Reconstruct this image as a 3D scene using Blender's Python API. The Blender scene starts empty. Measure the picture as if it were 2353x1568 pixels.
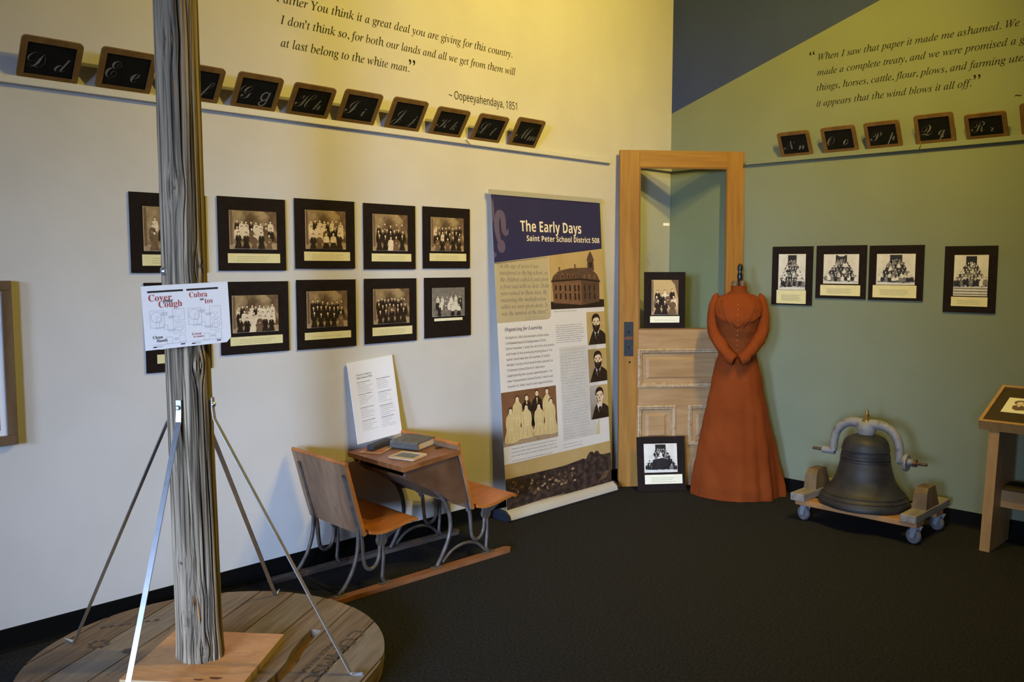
import bpy, bmesh, math, random
from math import sin, cos, pi, radians, atan2, sqrt, exp
from mathutils import Vector, Matrix, noise

# ------------------------------------------------------------------ camera, world, lights, exposure
SC = bpy.context.scene
COL = SC.collection
CAM_P = Vector((3.46597, -5.00856, 1.40))
YAW, PITCH, ROLL, FPX = 0.782468, 0.0855595, 0.0015001, 2007.7
fw = Vector((-sin(YAW)*cos(PITCH), cos(YAW)*cos(PITCH), -sin(PITCH)))
rt = Vector((cos(YAW), sin(YAW), 0)); up = rt.cross(fw)
r2 = cos(ROLL)*rt + sin(ROLL)*up; u2 = -sin(ROLL)*rt + cos(ROLL)*up
cd = bpy.data.cameras.new('camera'); cd.sensor_fit = 'HORIZONTAL'; cd.sensor_width = 36; cd.lens = FPX/2353*36
cam = bpy.data.objects.new('camera', cd); COL.objects.link(cam)
cam.matrix_world = Matrix(((r2.x, u2.x, -fw.x, CAM_P.x), (r2.y, u2.y, -fw.y, CAM_P.y), (r2.z, u2.z, -fw.z, CAM_P.z), (0, 0, 0, 1)))
SC.camera = cam
SC.view_settings.view_transform = 'Standard'; SC.view_settings.look = 'None'
SC.view_settings.gamma = 1; SC.view_settings.use_curve_mapping = False
SC.view_settings.exposure = 0.0
wd = bpy.data.worlds.new('world'); SC.world = wd; wd.use_nodes = True
wd.node_tree.nodes['Background'].inputs[0].default_value = (.55, .7, 1, 1)
wd.node_tree.nodes['Background'].inputs[1].default_value = .3

def area(name, loc, direction, sx, sy, power, color, spread=180):
    l = bpy.data.lights.new(name, 'AREA'); l.shape = 'RECTANGLE'; l.size = sx; l.size_y = sy
    l.energy = power; l.color = color; l.spread = radians(spread)
    o = bpy.data.objects.new(name, l); COL.objects.link(o); o.location = loc
    o.rotation_euler = Vector(direction).to_track_quat('-Z', 'Z').to_euler()
    return o
# window daylight from far behind the camera; the second source is added fill
DAY = (.47, .63, 1.0)
area('window_daylight', (3.3, -11.92, 1.8), (-3.2, 10.5, -1.85), 2.0, 1.5, 33, DAY, 26.5)
area('window_daylight', (6.0, -11.92, 1.8), (-6.0, 9.9, -1.5), 1.6, 1.5, 41, DAY, 25)

LAMPS = [(2.0, -1.50, 3.40), (2.45, -1.95, 3.40)]
LAMP_AIM = [(0.15, -.9, 1.5), (.0, -1.8, 1.3)]
LAMP_ANG = [168, 168]
LAMP_W = [138, 165]
WARM = (1.0, .745, .15)

# ------------------------------------------------------------------ helpers: materials
def rgb(h):
    h = h.lstrip('#'); v = [int(h[i:i+2], 16)/255 for i in (0, 2, 4)]
    return tuple(c/12.92 if c <= .04045 else ((c+.055)/1.055)**2.4 for c in v)
_mats = {}
def mat(name, c1, c2=None, scale=(8, 8, 8), rough=.6, metal=0., bump=0., detail=5., dist=.0, lo=.35, hi=.65, spec=.5, nscale=1., bscale=None, kind='noise', emit=0):
    if name in _mats: return _mats[name]
    m = bpy.data.materials.new(name); m.use_nodes = True; nt = m.node_tree; N = nt.nodes; L = nt.links
    b = N['Principled BSDF']
    if isinstance(c1, str): c1 = rgb(c1)
    if isinstance(c2, str): c2 = rgb(c2)
    b.inputs['Roughness'].default_value = rough; b.inputs['Metallic'].default_value = metal
    b.inputs['Specular IOR Level'].default_value = spec
    b.inputs['Base Color'].default_value = (*c1, 1)
    if c2 is not None or bump:
        tc = N.new('ShaderNodeTexCoord'); mp = N.new('ShaderNodeMapping'); mp.inputs['Scale'].default_value = scale
        L.new(tc.outputs['Object'], mp.inputs['Vector'])
        if kind == 'voronoi':
            t = N.new('ShaderNodeTexVoronoi'); t.inputs['Scale'].default_value = nscale; out = t.outputs['Distance']
        else:
            t = N.new('ShaderNodeTexNoise'); t.inputs['Scale'].default_value = nscale; t.inputs['Detail'].default_value = detail
            t.inputs['Distortion'].default_value = dist; out = t.outputs['Fac']
        L.new(mp.outputs['Vector'], t.inputs['Vector'])
        if c2 is not None:
            r = N.new('ShaderNodeValToRGB'); r.color_ramp.elements[0].position = lo; r.color_ramp.elements[1].position = hi
            r.color_ramp.elements[0].color = (*c1, 1); r.color_ramp.elements[1].color = (*c2, 1)
            L.new(out, r.inputs['Fac']); L.new(r.outputs['Color'], b.inputs['Base Color'])
        if bump:
            bo = out
            if bscale:
                mp2 = N.new('ShaderNodeMapping'); mp2.inputs['Scale'].default_value = bscale
                L.new(tc.outputs['Object'], mp2.inputs['Vector'])
                t2 = N.new('ShaderNodeTexNoise'); t2.inputs['Scale'].default_value = 1; t2.inputs['Detail'].default_value = 4
                L.new(mp2.outputs['Vector'], t2.inputs['Vector']); bo = t2.outputs['Fac']
            bp = N.new('ShaderNodeBump'); bp.inputs['Strength'].default_value = bump; bp.inputs['Distance'].default_value = .004
            L.new(bo, bp.inputs['Height']); L.new(bp.outputs['Normal'], b.inputs['Normal'])
    if emit:
        b.inputs['Emission Color'].default_value = (*c1, 1); b.inputs['Emission Strength'].default_value = emit
    _mats[name] = m; return m

M_WALL_L = mat('cream_wall_paint', (.60, .575, .52), (.64, .615, .56), (3, 3, 3), .75, bump=.06, bscale=(120, 120, 120), spec=.25)
M_WALL_R = mat('sage_wall_paint', (.206, .230, .148), (.220, .246, .161), (3, 3, 3), .7, bump=.06, bscale=(120, 120, 120), spec=.25)
M_WALL_D = mat('slate_blue_wall_paint', (.042, .060, .165), (.046, .066, .178), (3, 3, 3), .7, bump=.05, bscale=(120, 120, 120), spec=.25)
M_CEIL = mat('ceiling_paint', (.55, .53, .48), rough=.9)
M_CARPET = mat('charcoal_carpet', (.011, .0108, .0115), (.030, .0295, .031), (95, 95, 95), .95, bump=.7, detail=3, lo=.3, hi=.7, spec=.1)
M_BASE = mat('black_rubber_baseboard', (.0035, .0034, .0032), rough=.7, spec=.1)
M_LEDGE = mat('white_painted_wood', (.62, .60, .55), (.66, .64, .59), (6, 6, 6), .5)
M_BLACKMAT = mat('black_mount_board', (.012, .0075, .006), (.017, .011, .009), (30, 30, 30), .8, spec=.12)
M_INKD = mat('black_lettering', (.011, .010, .009), rough=.6, spec=.15)
M_WHITE = mat('white_paper', (.82, .82, .82), rough=.7)
M_CAPT = mat('yellow_caption_paper', (.74, .66, .33), (.78, .70, .37), (20, 20, 20), .7)
M_CAPW = mat('cream_caption_paper', (.85, .80, .58), rough=.7)
M_GREYINK = mat('grey_print', (.46, .41, .21), rough=.7)
M_SLATEFR = mat('slate_frame_wood', (.135, .070, .016), (.20, .108, .028), (20, 20, 60), .55)
M_SLATE = mat('black_slate', (.0045, .0045, .0048), (.008, .008, .0085), (12, 12, 12), .75, spec=.15)
M_CHALK = mat('chalk', (.17, .17, .17), rough=.9)
M_BRASS = mat('brass', (.72, .50, .13), rough=.3, metal=1)
M_STEEL = mat('galvanized_steel', (.62, .64, .66), (.72, .74, .76), (30, 30, 30), .28, metal=1)
M_ZINC = mat('zinc_plate', (.42, .45, .49), (.50, .53, .57), (40, 40, 40), .35, metal=.5)
M_POST = mat('weathered_grey_wood', (.060, .044, .027), (.355, .280, .185), (85, 85, 1.6), .9, bump=.8, detail=9, dist=.35, lo=.38, hi=.60, spec=.2)
M_POSTO = mat('fresh_orange_wood', (.42, .20, .06), (.55, .30, .10), (60, 60, 5), .7)
M_KNOT = mat('dark_knot_wood', (.045, .036, .028), (.11, .095, .075), (90, 90, 40), .85)
M_PLY = mat('plywood_face', (.64, .33, .125), (.50, .235, .08), (9, 28, 9), .5, bump=.15, detail=7, dist=1.4, lo=.35, hi=.7)
M_PLYE = mat('plywood_edge', (.56, .40, .19), (.36, .22, .09), (1, 1, 160), .7)
M_SPOOL = [mat('spool_plank_%s' % n, a, b, (4, 60, 9), .75, bump=.5, detail=8, dist=.8, lo=.3, hi=.7, spec=.25) for n, a, b in
           (('tan', (.155, .105, .066), (.28, .205, .135)), ('brown', (.125, .082, .05), (.235, .165, .105)), ('grey', (.16, .125, .09), (.27, .22, .165)))]
M_SPOOLIN = mat('spool_slot_wood', (.15, .075, .025), (.22, .11, .04), (20, 20, 20), .8)
M_STENCIL = mat('stencil_ink', (.035, .028, .024), (.09, .07, .055), (60, 60, 60), .8)
M_IRON = mat('old_cast_iron', (.072, .058, .046), (.125, .104, .085), (25, 25, 25), .5, metal=.3, bump=.2)
M_DESKW = mat('varnished_desk_wood', (.165, .056, .015), (.29, .115, .034), (14, 50, 14), .38, detail=7, dist=.7, bump=.08)
M_SEATW = mat('orange_varnished_wood', (.34, .102, .015), (.45, .152, .027), (8, 60, 8), .36, detail=6, dist=.5, bump=.06)
M_BACKW = mat('worn_brown_wood', (.165, .088, .042), (.235, .135, .07), (20, 40, 8), .55, detail=7, dist=.6)
M_BOXW = mat('dark_brown_wood', (.085, .040, .018), (.13, .064, .03), (10, 40, 10), .5)
M_RUN = mat('reddish_runner_wood', (.20, .075, .026), (.29, .118, .045), (8, 50, 8), .55, detail=6)
M_RUNB = mat('dark_runner_wood', (.085, .060, .045), (.13, .095, .07), (8, 50, 8), .6)
M_HOLE = mat('dark_hole', (.008, .007, .006), rough=.9)
M_ORANGE = mat('golden_door_wood', (.255, .110, .012), (.345, .165, .026), (26, 2.2, 26), .5, detail=7, dist=.6, bump=.12)
M_ORANGEH = mat('golden_rail_wood', (.255, .110, .012), (.345, .165, .026), (2.2, 26, 26), .5, detail=7, dist=.6, bump=.12)
M_DOORP = mat('faded_panel_wood', (.30, .165, .058), (.39, .235, .10), (3, 24, 24), .6, detail=7, dist=.6, bump=.12)
M_MOULD = mat('worn_moulding_wood', (.32, .20, .09), (.46, .33, .19), (40, 40, 10), .6, detail=6)
M_DOORD = mat('dark_door_wood', (.16, .07, .012), (.20, .09, .02), (20, 20, 20), .6)
M_PLATE = mat('dark_blue_grey_plate', (.035, .045, .055), (.055, .065, .075), (40, 40, 40), .45, metal=.5)
M_RUST = mat('copper_brown_metal', (.19, .07, .035), rough=.5, metal=.4)
M_STICK = mat('cream_sticker', (.80, .78, .58), rough=.5)
M_DRESS = mat('rust_orange_cotton', (.182, .033, .0038), (.218, .044, .006), (5, 5, 5), .85, bump=.25, bscale=(260, 260, 260), spec=.15)
M_DRESSD = mat('rust_orange_tuck', (.17, .034, .008), (.205, .045, .011), (5, 5, 5), .85, spec=.15)
M_DRESSV = mat('dark_rust_bodice', (.140, .030, .005), (.175, .042, .008), (5, 5, 5), .85, bump=.25, bscale=(260, 260, 260), spec=.15)
M_BLACKL = mat('black_lacquer', (.010, .010, .012), rough=.22)
M_NECK = mat('bronze_brown_neck', (.085, .05, .02), (.16, .10, .045), (30, 30, 30), .4)
M_BUTTON = mat('pale_button', (.40, .20, .09), rough=.3)
M_BELL = mat('dark_bell_bronze', (.019, .017, .016), (.042, .038, .034), (11, 11, 18), .55, metal=.2, detail=7, bump=.12)
M_YOKE = mat('worn_white_paint', (.24, .225, .21), (.09, .078, .068), (22, 22, 22), .55, detail=8, lo=.5, hi=.72, bump=.2)
M_RUSTY = mat('rusty_iron', (.075, .045, .03), (.14, .085, .05), (60, 60, 60), .6, metal=.5)
M_DOLW = mat('grey_dolly_wood', (.17, .145, .115), (.28, .245, .2), (30, 6, 30), .75, detail=6)
M_DOLO = mat('orange_dolly_board', (.34, .155, .045), (.42, .21, .07), (6, 40, 40), .65, detail=6)
M_BLOCK = mat('brown_wood_block', (.11, .064, .024), (.17, .105, .045), (25, 25, 8), .65, detail=6)
M_WHEEL = mat('grey_rubber_wheel', (.125, .12, .125), (.15, .145, .15), (30, 30, 30), .6)
M_TABLE = mat('honey_pine', (.40, .215, .065), (.47, .27, .095), (22, 22, 5), .5, detail=6, dist=.4)
M_FELT = mat('dark_brown_felt', (.055, .038, .018), (.07, .05, .025), (80, 80, 80), .95, spec=.1)
M_FRAMEB = mat('brown_oak_frame', (.11, .065, .03), (.16, .10, .05), (20, 20, 4), .5)
M_BLUEP = mat('blue_print', (.09, .08, .30), rough=.6)
M_NAVY = mat('navy_banner_print', (.022, .020, .085), (.026, .024, .094), (6, 6, 6), .55)
M_PURPLE = mat('muted_purple_print', (.125, .095, .17), rough=.55)
M_TITLE = mat('cream_title_print', (.88, .80, .62), rough=.55)
M_BANW = mat('banner_white_print', (.76, .73, .68), rough=.55)
M_TAN = mat('tan_banner_print', (.50, .41, .24), (.54, .45, .27), (4, 4, 4), .55)
M_TANP = mat('ochre_photo_sky', (.56, .40, .17), (.50, .34, .13), (5, 5, 5), .55)
M_TEXTG = mat('slate_text_print', (.17, .155, .15), rough=.6)
M_TEXTB = mat('navy_text_print', (.085, .08, .16), rough=.6)
M_TEXTL = mat('light_grey_text_print', (.42, .40, .38), rough=.6)
M_ALU = mat('satin_aluminium', (.58, .55, .44), rough=.4, metal=.3)
M_CASS = mat('pale_cassette_metal', (.68, .66, .60), rough=.35, metal=.3)
M_DARKP = mat('dark_blue_plastic', (.018, .022, .035), rough=.5)
M_LETTER = mat('old_letter_paper', (.60, .58, .54), (.66, .63, .57), (12, 12, 12), .6)
M_LETTERE = mat('yellowed_letter_edge', (.62, .53, .28), rough=.6)
# photograph print tones
M_SEPBG = mat('sepia_backdrop', (.11, .066, .03), (.46, .325, .165), (17, 17, 17), .35, detail=2, lo=.35, hi=.7)
M_SEPD = mat('sepia_dark', (.018, .011, .008), (.035, .022, .014), (40, 40, 40), .35)
M_SEPM = mat('sepia_middle', (.13, .075, .04), (.20, .125, .07), (40, 40, 40), .35)
M_SEPL = mat('sepia_light', (.82, .68, .47), (.66, .52, .33), (50, 50, 50), .35)
M_SEPF = mat('sepia_skin', (.80, .63, .42), rough=.35)
M_SEPG = mat('sepia_ground', (.46, .33, .20), (.36, .25, .14), (30, 30, 30), .35)
M_BWBG = mat('pale_facade_print', (.74, .70, .60), (.66, .61, .50), (25, 25, 25), .35)
M_BWD = mat('black_print', (.015, .013, .012), (.03, .026, .023), (40, 40, 40), .35)
M_BWM = mat('grey_print_tone', (.16, .14, .12), (.24, .22, .19), (60, 60, 60), .35)
M_BWL = mat('light_print_tone', (.74, .70, .60), rough=.35)
M_RED = mat('red_lettering', (.42, .075, .065), rough=.6)
M_BLK = mat('black_ink_print', (.02, .02, .022), rough=.6)
M_LINE = mat('grey_line_print', (.27, .27, .28), rough=.6)
M_BOOK = mat('faded_grey_blue_cloth', (.085, .080, .070), (.130, .120, .102), (30, 30, 30), .7)
M_PAGES = mat('aged_pages', (.46, .33, .17), (.56, .42, .24), (4, 4, 220), .8)
M_SLATEG = mat('grey_slate_surface', (.13, .14, .14), (.17, .18, .18), (30, 30, 30), .6)
M_PALEW = mat('pale_bare_wood', (.50, .34, .19), (.60, .43, .26), (30, 30, 30), .6)
M_ERAS = mat('dark_felt_block', (.018, .018, .020), (.032, .032, .036), (40, 40, 40), .7)
M_PAPERT = mat('tan_aged_paper', (.42, .26, .125), (.52, .35, .19), (20, 20, 20), .7)
M_PAPERR = mat('red_picture_paper', (.33, .085, .035), (.42, .24, .11), (45, 45, 45), .7)
M_BRICKP = mat('brown_brick_print', (.17, .085, .045), (.23, .12, .065), (60, 60, 60), .5)
M_ROOFP = mat('dark_roof_print', (.085, .045, .026), (.13, .07, .04), (60, 60, 60), .5)
M_TOWNP = mat('dark_town_print', (.030, .020, .018), (.115, .075, .055), (24, 24, 34), .5, detail=6, lo=.42, hi=.72)
M_DRESSP = mat('cream_dress_print', (.72, .57, .28), (.66, .50, .23), (14, 14, 14), .5)
M_DRESSF = mat('cream_fold_print', (.56, .42, .18), rough=.5)
M_SMALL = mat('pale_small_print', (.34, .315, .30), rough=.6)
M_GRPBG = mat('brown_studio_print', (.17, .075, .032), (.24, .115, .05), (9, 9, 9), .5)
M_BLACKMETAL = mat('black_lamp_metal', (.02, .02, .02), rough=.4, metal=.5)
M_BULB = mat('lamp_face', (1, .75, .4), emit=3)
M_WINPANE = mat('daylit_pane', (.75, .87, 1), emit=.3)
M_GLASS = None
def glass():
    m = bpy.data.materials.new('thin_door_glass'); m.use_nodes = True; nt = m.node_tree; nt.nodes.clear()
    o = nt.nodes.new('ShaderNodeOutputMaterial'); t = nt.nodes.new('ShaderNodeBsdfTransparent'); g = nt.nodes.new('ShaderNodeBsdfGlossy')
    t.inputs[0].default_value = (.955, .975, .95, 1); g.inputs['Roughness'].default_value = .03
    mx = nt.nodes.new('ShaderNodeMixShader'); f = nt.nodes.new('ShaderNodeFresnel'); f.inputs[0].default_value = 1.3
    nt.links.new(f.outputs[0], mx.inputs[0]); nt.links.new(t.outputs[0], mx.inputs[1]); nt.links.new(g.outputs[0], mx.inputs[2])
    nt.links.new(mx.outputs[0], o.inputs[0]); return m
M_GLASS = glass()

# ------------------------------------------------------------------ helpers: text outlines
_RNG = {'it': (0x1D434, 0x1D44E, None), 'b': (0x1D400, 0x1D41A, 0x1D7CE), 'bi': (0x1D468, 0x1D482, 0x1D7CE), 'sb': (0x1D5D4, 0x1D5EE, 0x1D7EC), 'sn': (0x1D5A0, 0x1D5BA, 0x1D7E2), 'sc': (0x1D49C, 0x1D4B6, None)}
_SCX = {'B': 0x212C, 'E': 0x2130, 'F': 0x2131, 'H': 0x210B, 'I': 0x2110, 'L': 0x2112, 'M': 0x2133, 'R': 0x211B, 'e': 0x212F, 'g': 0x210A, 'o': 0x2134}
def styled(s, st):
    if not st: return s
    B = _RNG[st]; o = []
    for c in s:
        if st == 'it' and c == 'h': o.append('\u210e')
        elif st == 'sc' and c in _SCX: o.append(chr(_SCX[c]))
        elif 'A' <= c <= 'Z': o.append(chr(B[0]+ord(c)-65))
        elif 'a' <= c <= 'z': o.append(chr(B[1]+ord(c)-97))
        elif c.isdigit() and B[2]: o.append(chr(B[2]+ord(c)-48))
        else: o.append(c)
    return ''.join(o)
_tcache = {}
def outline(s, st):
    k = (s, st)
    if k in _tcache: return _tcache[k]
    cu = bpy.data.curves.new('lettering', 'FONT'); cu.body = styled(s, st); cu.size = 1; cu.resolution_u = 3
    if st == 'sc': cu.offset = -.006
    o = bpy.data.objects.new('lettering', cu); COL.objects.link(o); bpy.context.view_layer.update()
    e = o.evaluated_get(bpy.context.evaluated_depsgraph_get()); me = e.to_mesh()
    r = ([(v.co.x, v.co.y) for v in me.vertices], [tuple(p.vertices) for p in me.polygons])
    e.to_mesh_clear(); bpy.data.objects.remove(o); bpy.data.curves.remove(cu)
    _tcache[k] = r; return r

# ------------------------------------------------------------------ helpers: mesh builder
class MB:
    def __init__(s): s.v = []; s.f = []; s.m = []; s.X = None
    def add(s, vs, fs, mi=0):
        n = len(s.v)
        for p in vs:
            p = Vector(p); s.v.append(s.X @ p if s.X else p)
        for f in fs: s.f.append(tuple(i+n for i in f)); s.m.append(mi)
        return s
    def box(s, x0, x1, y0, y1, z0, z1, mi=0, b=0):
        if b:
            pts = []
            for x, sx in ((x0, 1), (x1, -1)):
                for y, sy in ((y0, 1), (y1, -1)):
                    for z, sz in ((z0, 1), (z1, -1)):
                        pts += [(x+sx*b, y+sy*b, z), (x+sx*b, y, z+sz*b), (x, y+sy*b, z+sz*b)]
            return s.hull(pts, mi)
        v = [(x0, y0, z0), (x1, y0, z0), (x1, y1, z0), (x0, y1, z0), (x0, y0, z1), (x1, y0, z1), (x1, y1, z1), (x0, y1, z1)]
        return s.add(v, [(3, 2, 1, 0), (4, 5, 6, 7), (0, 1, 5, 4), (1, 2, 6, 5), (2, 3, 7, 6), (3, 0, 4, 7)], mi)
    def hull(s, pts, mi=0):
        bm = bmesh.new()
        for p in pts: bm.verts.new(p)
        bmesh.ops.convex_hull(bm, input=bm.verts[:])
        for v in [v for v in bm.verts if not v.link_faces]: bm.verts.remove(v)
        bmesh.ops.dissolve_limit(bm, angle_limit=.01, verts=bm.verts[:], edges=bm.edges[:])
        bm.verts.index_update()
        s.add([v.co.copy() for v in bm.verts], [[v.index for v in f.verts] for f in bm.faces], mi); bm.free(); return s
    def lathe(s, prof, n=32, c=(0, 0, 0), mi=0, sx=1, sy=1, axis='z', caps=True):
        vs = []; fs = []
        for r, z in prof:
            for i in range(n):
                a = 2*pi*i/n; p = (r*cos(a)*sx, r*sin(a)*sy, z)
                if axis == 'x': p = (p[2], p[0], p[1])
                elif axis == 'y': p = (p[1], p[2], p[0])
                vs.append((p[0]+c[0], p[1]+c[1], p[2]+c[2]))
        for k in range(len(prof)-1):
            for i in range(n):
                j = (i+1) % n; fs.append((k*n+i, k*n+j, (k+1)*n+j, (k+1)*n+i))
        if caps:
            fs.append(tuple(range(n-1, -1, -1))); fs.append(tuple((len(prof)-1)*n+i for i in range(n)))
        return s.add(vs, fs, mi)
    def tube(s, pts, r, n=8, mi=0, flat=None, upv=(0, 0, 1), smooth=0):
        pts = [Vector(p) for p in pts]
        if not isinstance(r, (list, tuple)): r = [r]*len(pts)
        r = list(r)
        for _ in range(smooth):
            q = [pts[0]]; rr = [r[0]]
            for a, b, ra, rb in zip(pts, pts[1:], r, r[1:]):
                q += [a*.75+b*.25, a*.25+b*.75]; rr += [ra*.75+rb*.25, ra*.25+rb*.75]
            q.append(pts[-1]); rr.append(r[-1]); pts, r = q, rr
        vs = []; fs = []; U = Vector(upv)
        for i, p in enumerate(pts):
            t = (pts[min(i+1, len(pts)-1)]-pts[max(i-1, 0)]).normalized()
            a = t.cross(U)
            if a.length < 1e-4: a = t.cross(Vector((1, 0, .01)))
            a.normalize(); b = a.cross(t).normalized()
            if flat is None: U = b
            ra, rb = (r[i], r[i]) if flat is None else (r[i], flat)
            for k in range(n):
                w = 2*pi*(k+.5)/n
                cx, cy = cos(w), sin(w)
                if n == 4: cx, cy = (1 if cx > 0 else -1), (1 if cy > 0 else -1)
                vs.append(p+a*cx*ra+b*cy*rb)
        for i in range(len(pts)-1):
            for k in range(n):
                j = (k+1) % n; fs.append((i*n+k, i*n+j, (i+1)*n+j, (i+1)*n+k))
        fs.append(tuple(range(n-1, -1, -1))); fs.append(tuple((len(pts)-1)*n+k for k in range(n)))
        return s.add(vs, fs, mi)
    def extrude(s, poly, vec, mi=0, mi2=None):
        n = len(poly); V = Vector(vec)
        vs = [Vector(p) for p in poly]+[Vector(p)+V for p in poly]
        s.add(vs, [tuple(range(n-1, -1, -1)), tuple(range(n, 2*n))], mi)
        k = len(s.v)-2*n
        for i in range(n):
            j = (i+1) % n; s.f.append((k+i, k+j, k+n+j, k+n+i)); s.m.append(mi if mi2 is None else mi2)
        return s
    def poly(s, pts, mi=0): return s.add(pts, [tuple(range(len(pts)))], mi)
    def text(s, t, st, o, u, v, size=None, width=None, mi=0, sx=1):
        vs, fs = outline(t, st)
        if not vs: return 0
        x0 = min(p[0] for p in vs); x1 = max(p[0] for p in vs)
        if size is None: size = width/(x1-x0)
        elif width: sx = width/((x1-x0)*size)
        o, u, v = Vector(o), Vector(u), Vector(v)
        s.add([o+u*((p[0]-x0)*size*sx)+v*(p[1]*size) for p in vs], fs, mi)
        return size

ROOT = {}
def obj(name, mb, mats, parent=None, space='L', smooth=40, root=None):
    me = bpy.data.meshes.new(name)
    vs = mb.v
    if parent is not None and space == 'W':
        inv = ROOT[root or parent.name].inverted(); vs = [inv @ p for p in vs]
    me.from_pydata([tuple(p) for p in vs], [], mb.f)
    if not isinstance(mats, (list, tuple)): mats = [mats]
    for m in mats: me.materials.append(m)
    me.polygons.foreach_set('material_index', mb.m)
    if smooth:
        me.polygons.foreach_set('use_smooth', [True]*len(me.polygons))
        me.update(); me.set_sharp_from_angle(angle=radians(smooth))
    me.update()
    o = bpy.data.objects.new(name, me); COL.objects.link(o)
    if parent is not None:
        o.parent = parent; ROOT[o.name] = ROOT.get(parent.name, Matrix())
    return o
def fix(o):
    bm = bmesh.new(); bm.from_mesh(o.data); bmesh.ops.recalc_face_normals(bm, faces=bm.faces[:]); bm.to_mesh(o.data); bm.free(); return o
def tag(o, label=None, cat=None, group=None, kind=None):
    if label: o['label'] = label
    if cat: o['category'] = cat
    if group: o['group'] = group
    if kind: o['kind'] = kind
    return o
def thing(name, label, cat, mw=None, group=None):
    o = bpy.data.objects.new(name, None); COL.objects.link(o); o.empty_display_size = .05
    mw = mw or Matrix(); o.matrix_world = mw; ROOT[o.name] = mw.copy()
    return tag(o, label, cat, group)
def frame(o, x, y):     # matrix with the given origin, x and y directions
    o, x, y = Vector(o), Vector(x).normalized(), Vector(y); z = x.cross(y).normalized(); y = z.cross(x)
    return Matrix(((x.x, y.x, z.x, o.x), (x.y, y.y, z.y, o.y), (x.z, y.z, z.z, o.z), (0, 0, 0, 1)))
def zrot(x, y, z, a): return Matrix.Translation((x, y, z)) @ Matrix.Rotation(a, 4, 'Z')

# ------------------------------------------------------------------ the room
XR, YB, HC = 8.0, -12.0, 3.75
o = obj('floor', MB().box(-.1, XR+.1, YB-.1, .1, -.1, 0), M_CARPET, smooth=0); tag(o, kind='structure')
o = obj('ceiling', MB().box(-.1, XR+.1, YB-.1, .1, HC, HC+.1), M_CEIL, smooth=0); tag(o, kind='structure')
o = obj('wall_left', MB().box(-.1, 0, YB, 0, 0, HC), M_WALL_L, smooth=0); tag(o, kind='structure')
# right wall: sage paint with a slate-grey wedge painted above a slanted line
w = MB()
SL = .333; xe = (HC-2.424)/SL
w.box(-.1, XR+.1, .004, .1, 0, HC, 0)
w.add([(-.1, 0, 0), (XR+.1, 0, 0), (XR+.1, 0, HC), (xe, 0, HC), (0, 0, 2.424), (-.1, 0, 2.424)], [(0, 1, 2, 3, 4, 5)], 0)
w.add([(-.1, 0, 2.424), (0, 0, 2.424), (xe, 0, HC), (-.1, 0, HC)], [(0, 1, 2, 3)], 1)
o = obj('wall_right', w, [M_WALL_R, M_WALL_D], smooth=0); tag(o, kind='structure')
o = obj('wall_front', MB().box(XR, XR+.1, YB, 0, 0, HC), M_WALL_R, smooth=0); tag(o, kind='structure')
WIN = [(2.25, 4.35), (5.15, 6.85)]; wz0, wz1 = 1.0, 2.6  # second opening is an added, unseen window to brighten the left wall and banner
b = MB()
xs = [-.1, WIN[0][0], WIN[0][1], WIN[1][0], WIN[1][1], XR+.1]
for i in (0, 2, 4): b.box(xs[i], xs[i+1], YB-.1, YB, 0, HC)
for a in WIN: b.box(a[0], a[1], YB-.1, YB, 0, wz0); b.box(a[0], a[1], YB-.1, YB, wz1, HC)
o = obj('wall_back', b, M_WALL_L, smooth=0); tag(o, kind='structure')
for k, (a, c) in enumerate(WIN):
    f = MB(); t = .05
    f.box(a, a+t, YB-.08, YB, wz0, wz1); f.box(c-t, c, YB-.08, YB, wz0, wz1)
    f.box(a+t, c-t, YB-.08, YB, wz0, wz0+t); f.box(a+t, c-t, YB-.08, YB, wz1-t, wz1)
    f.box((a+c)/2-.015, (a+c)/2+.015, YB-.07, YB-.02, wz0+t, wz1-t)
    wo = obj('window_%d' % (k+1), f, M_LEDGE, smooth=0); tag(wo, kind='structure')
    p = obj('window_pane', MB().box(a+t, c-t, YB-.06, YB-.055, wz0+t, wz1-t), M_WINPANE, wo, smooth=0)
o = obj('baseboard_left', MB().extrude([(0, YB, 0), (.014, YB, 0), (.007, YB, .012), (.006, YB, .083), (0, YB, .085)], (0, -YB, 0)), M_BASE, smooth=0); tag(o, kind='structure')
o = obj('baseboard_right', MB().extrude([(.006, 0, 0), (.006, -.014, 0), (.006, -.007, .012), (.006, -.006, .083), (.006, 0, .085)], (XR-.01, 0, 0)), M_BASE, smooth=0); tag(o, kind='structure')
# ledges that carry the slates
LZ0, LZ1, LD = 2.036, 2.064, .022
l = obj('trim_1', MB().box(0, LD, YB, -.672, LZ0, LZ1, b=.002).box(0, LD, -.55, -.005, LZ0, LZ1, b=.002), M_LEDGE, smooth=0); tag(l, kind='structure')
hk = MB()
hk.tube([(LD+.002, -1.893, LZ1+.004), (LD+.006, -1.89, LZ1-.01), (LD+.008, -1.875, LZ1-.022), (LD+.004, -1.862, LZ1-.03)], .0022, 6, smooth=1)
obj('brass_hook', hk, M_BRASS, l)
l2 = obj('trim_2', MB().box(.565, XR, -LD, 0, LZ0, LZ1, b=.002).box(LD+.001, .44, -LD, 0, LZ0, LZ1, b=.002), M_WALL_R, smooth=0); tag(l2, kind='structure')
for x in (.580, 1.638):
    hk = MB(); hk.tube([(x, -LD-.002, LZ1+.012), (x+.002, -LD-.006, LZ1-.008), (x-.006, -LD-.007, LZ1-.02), (x-.008, -LD-.004, LZ1-.03)], .0025, 6, smooth=1)
    obj('brass_hook', hk, M_BRASS, l2)

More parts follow.
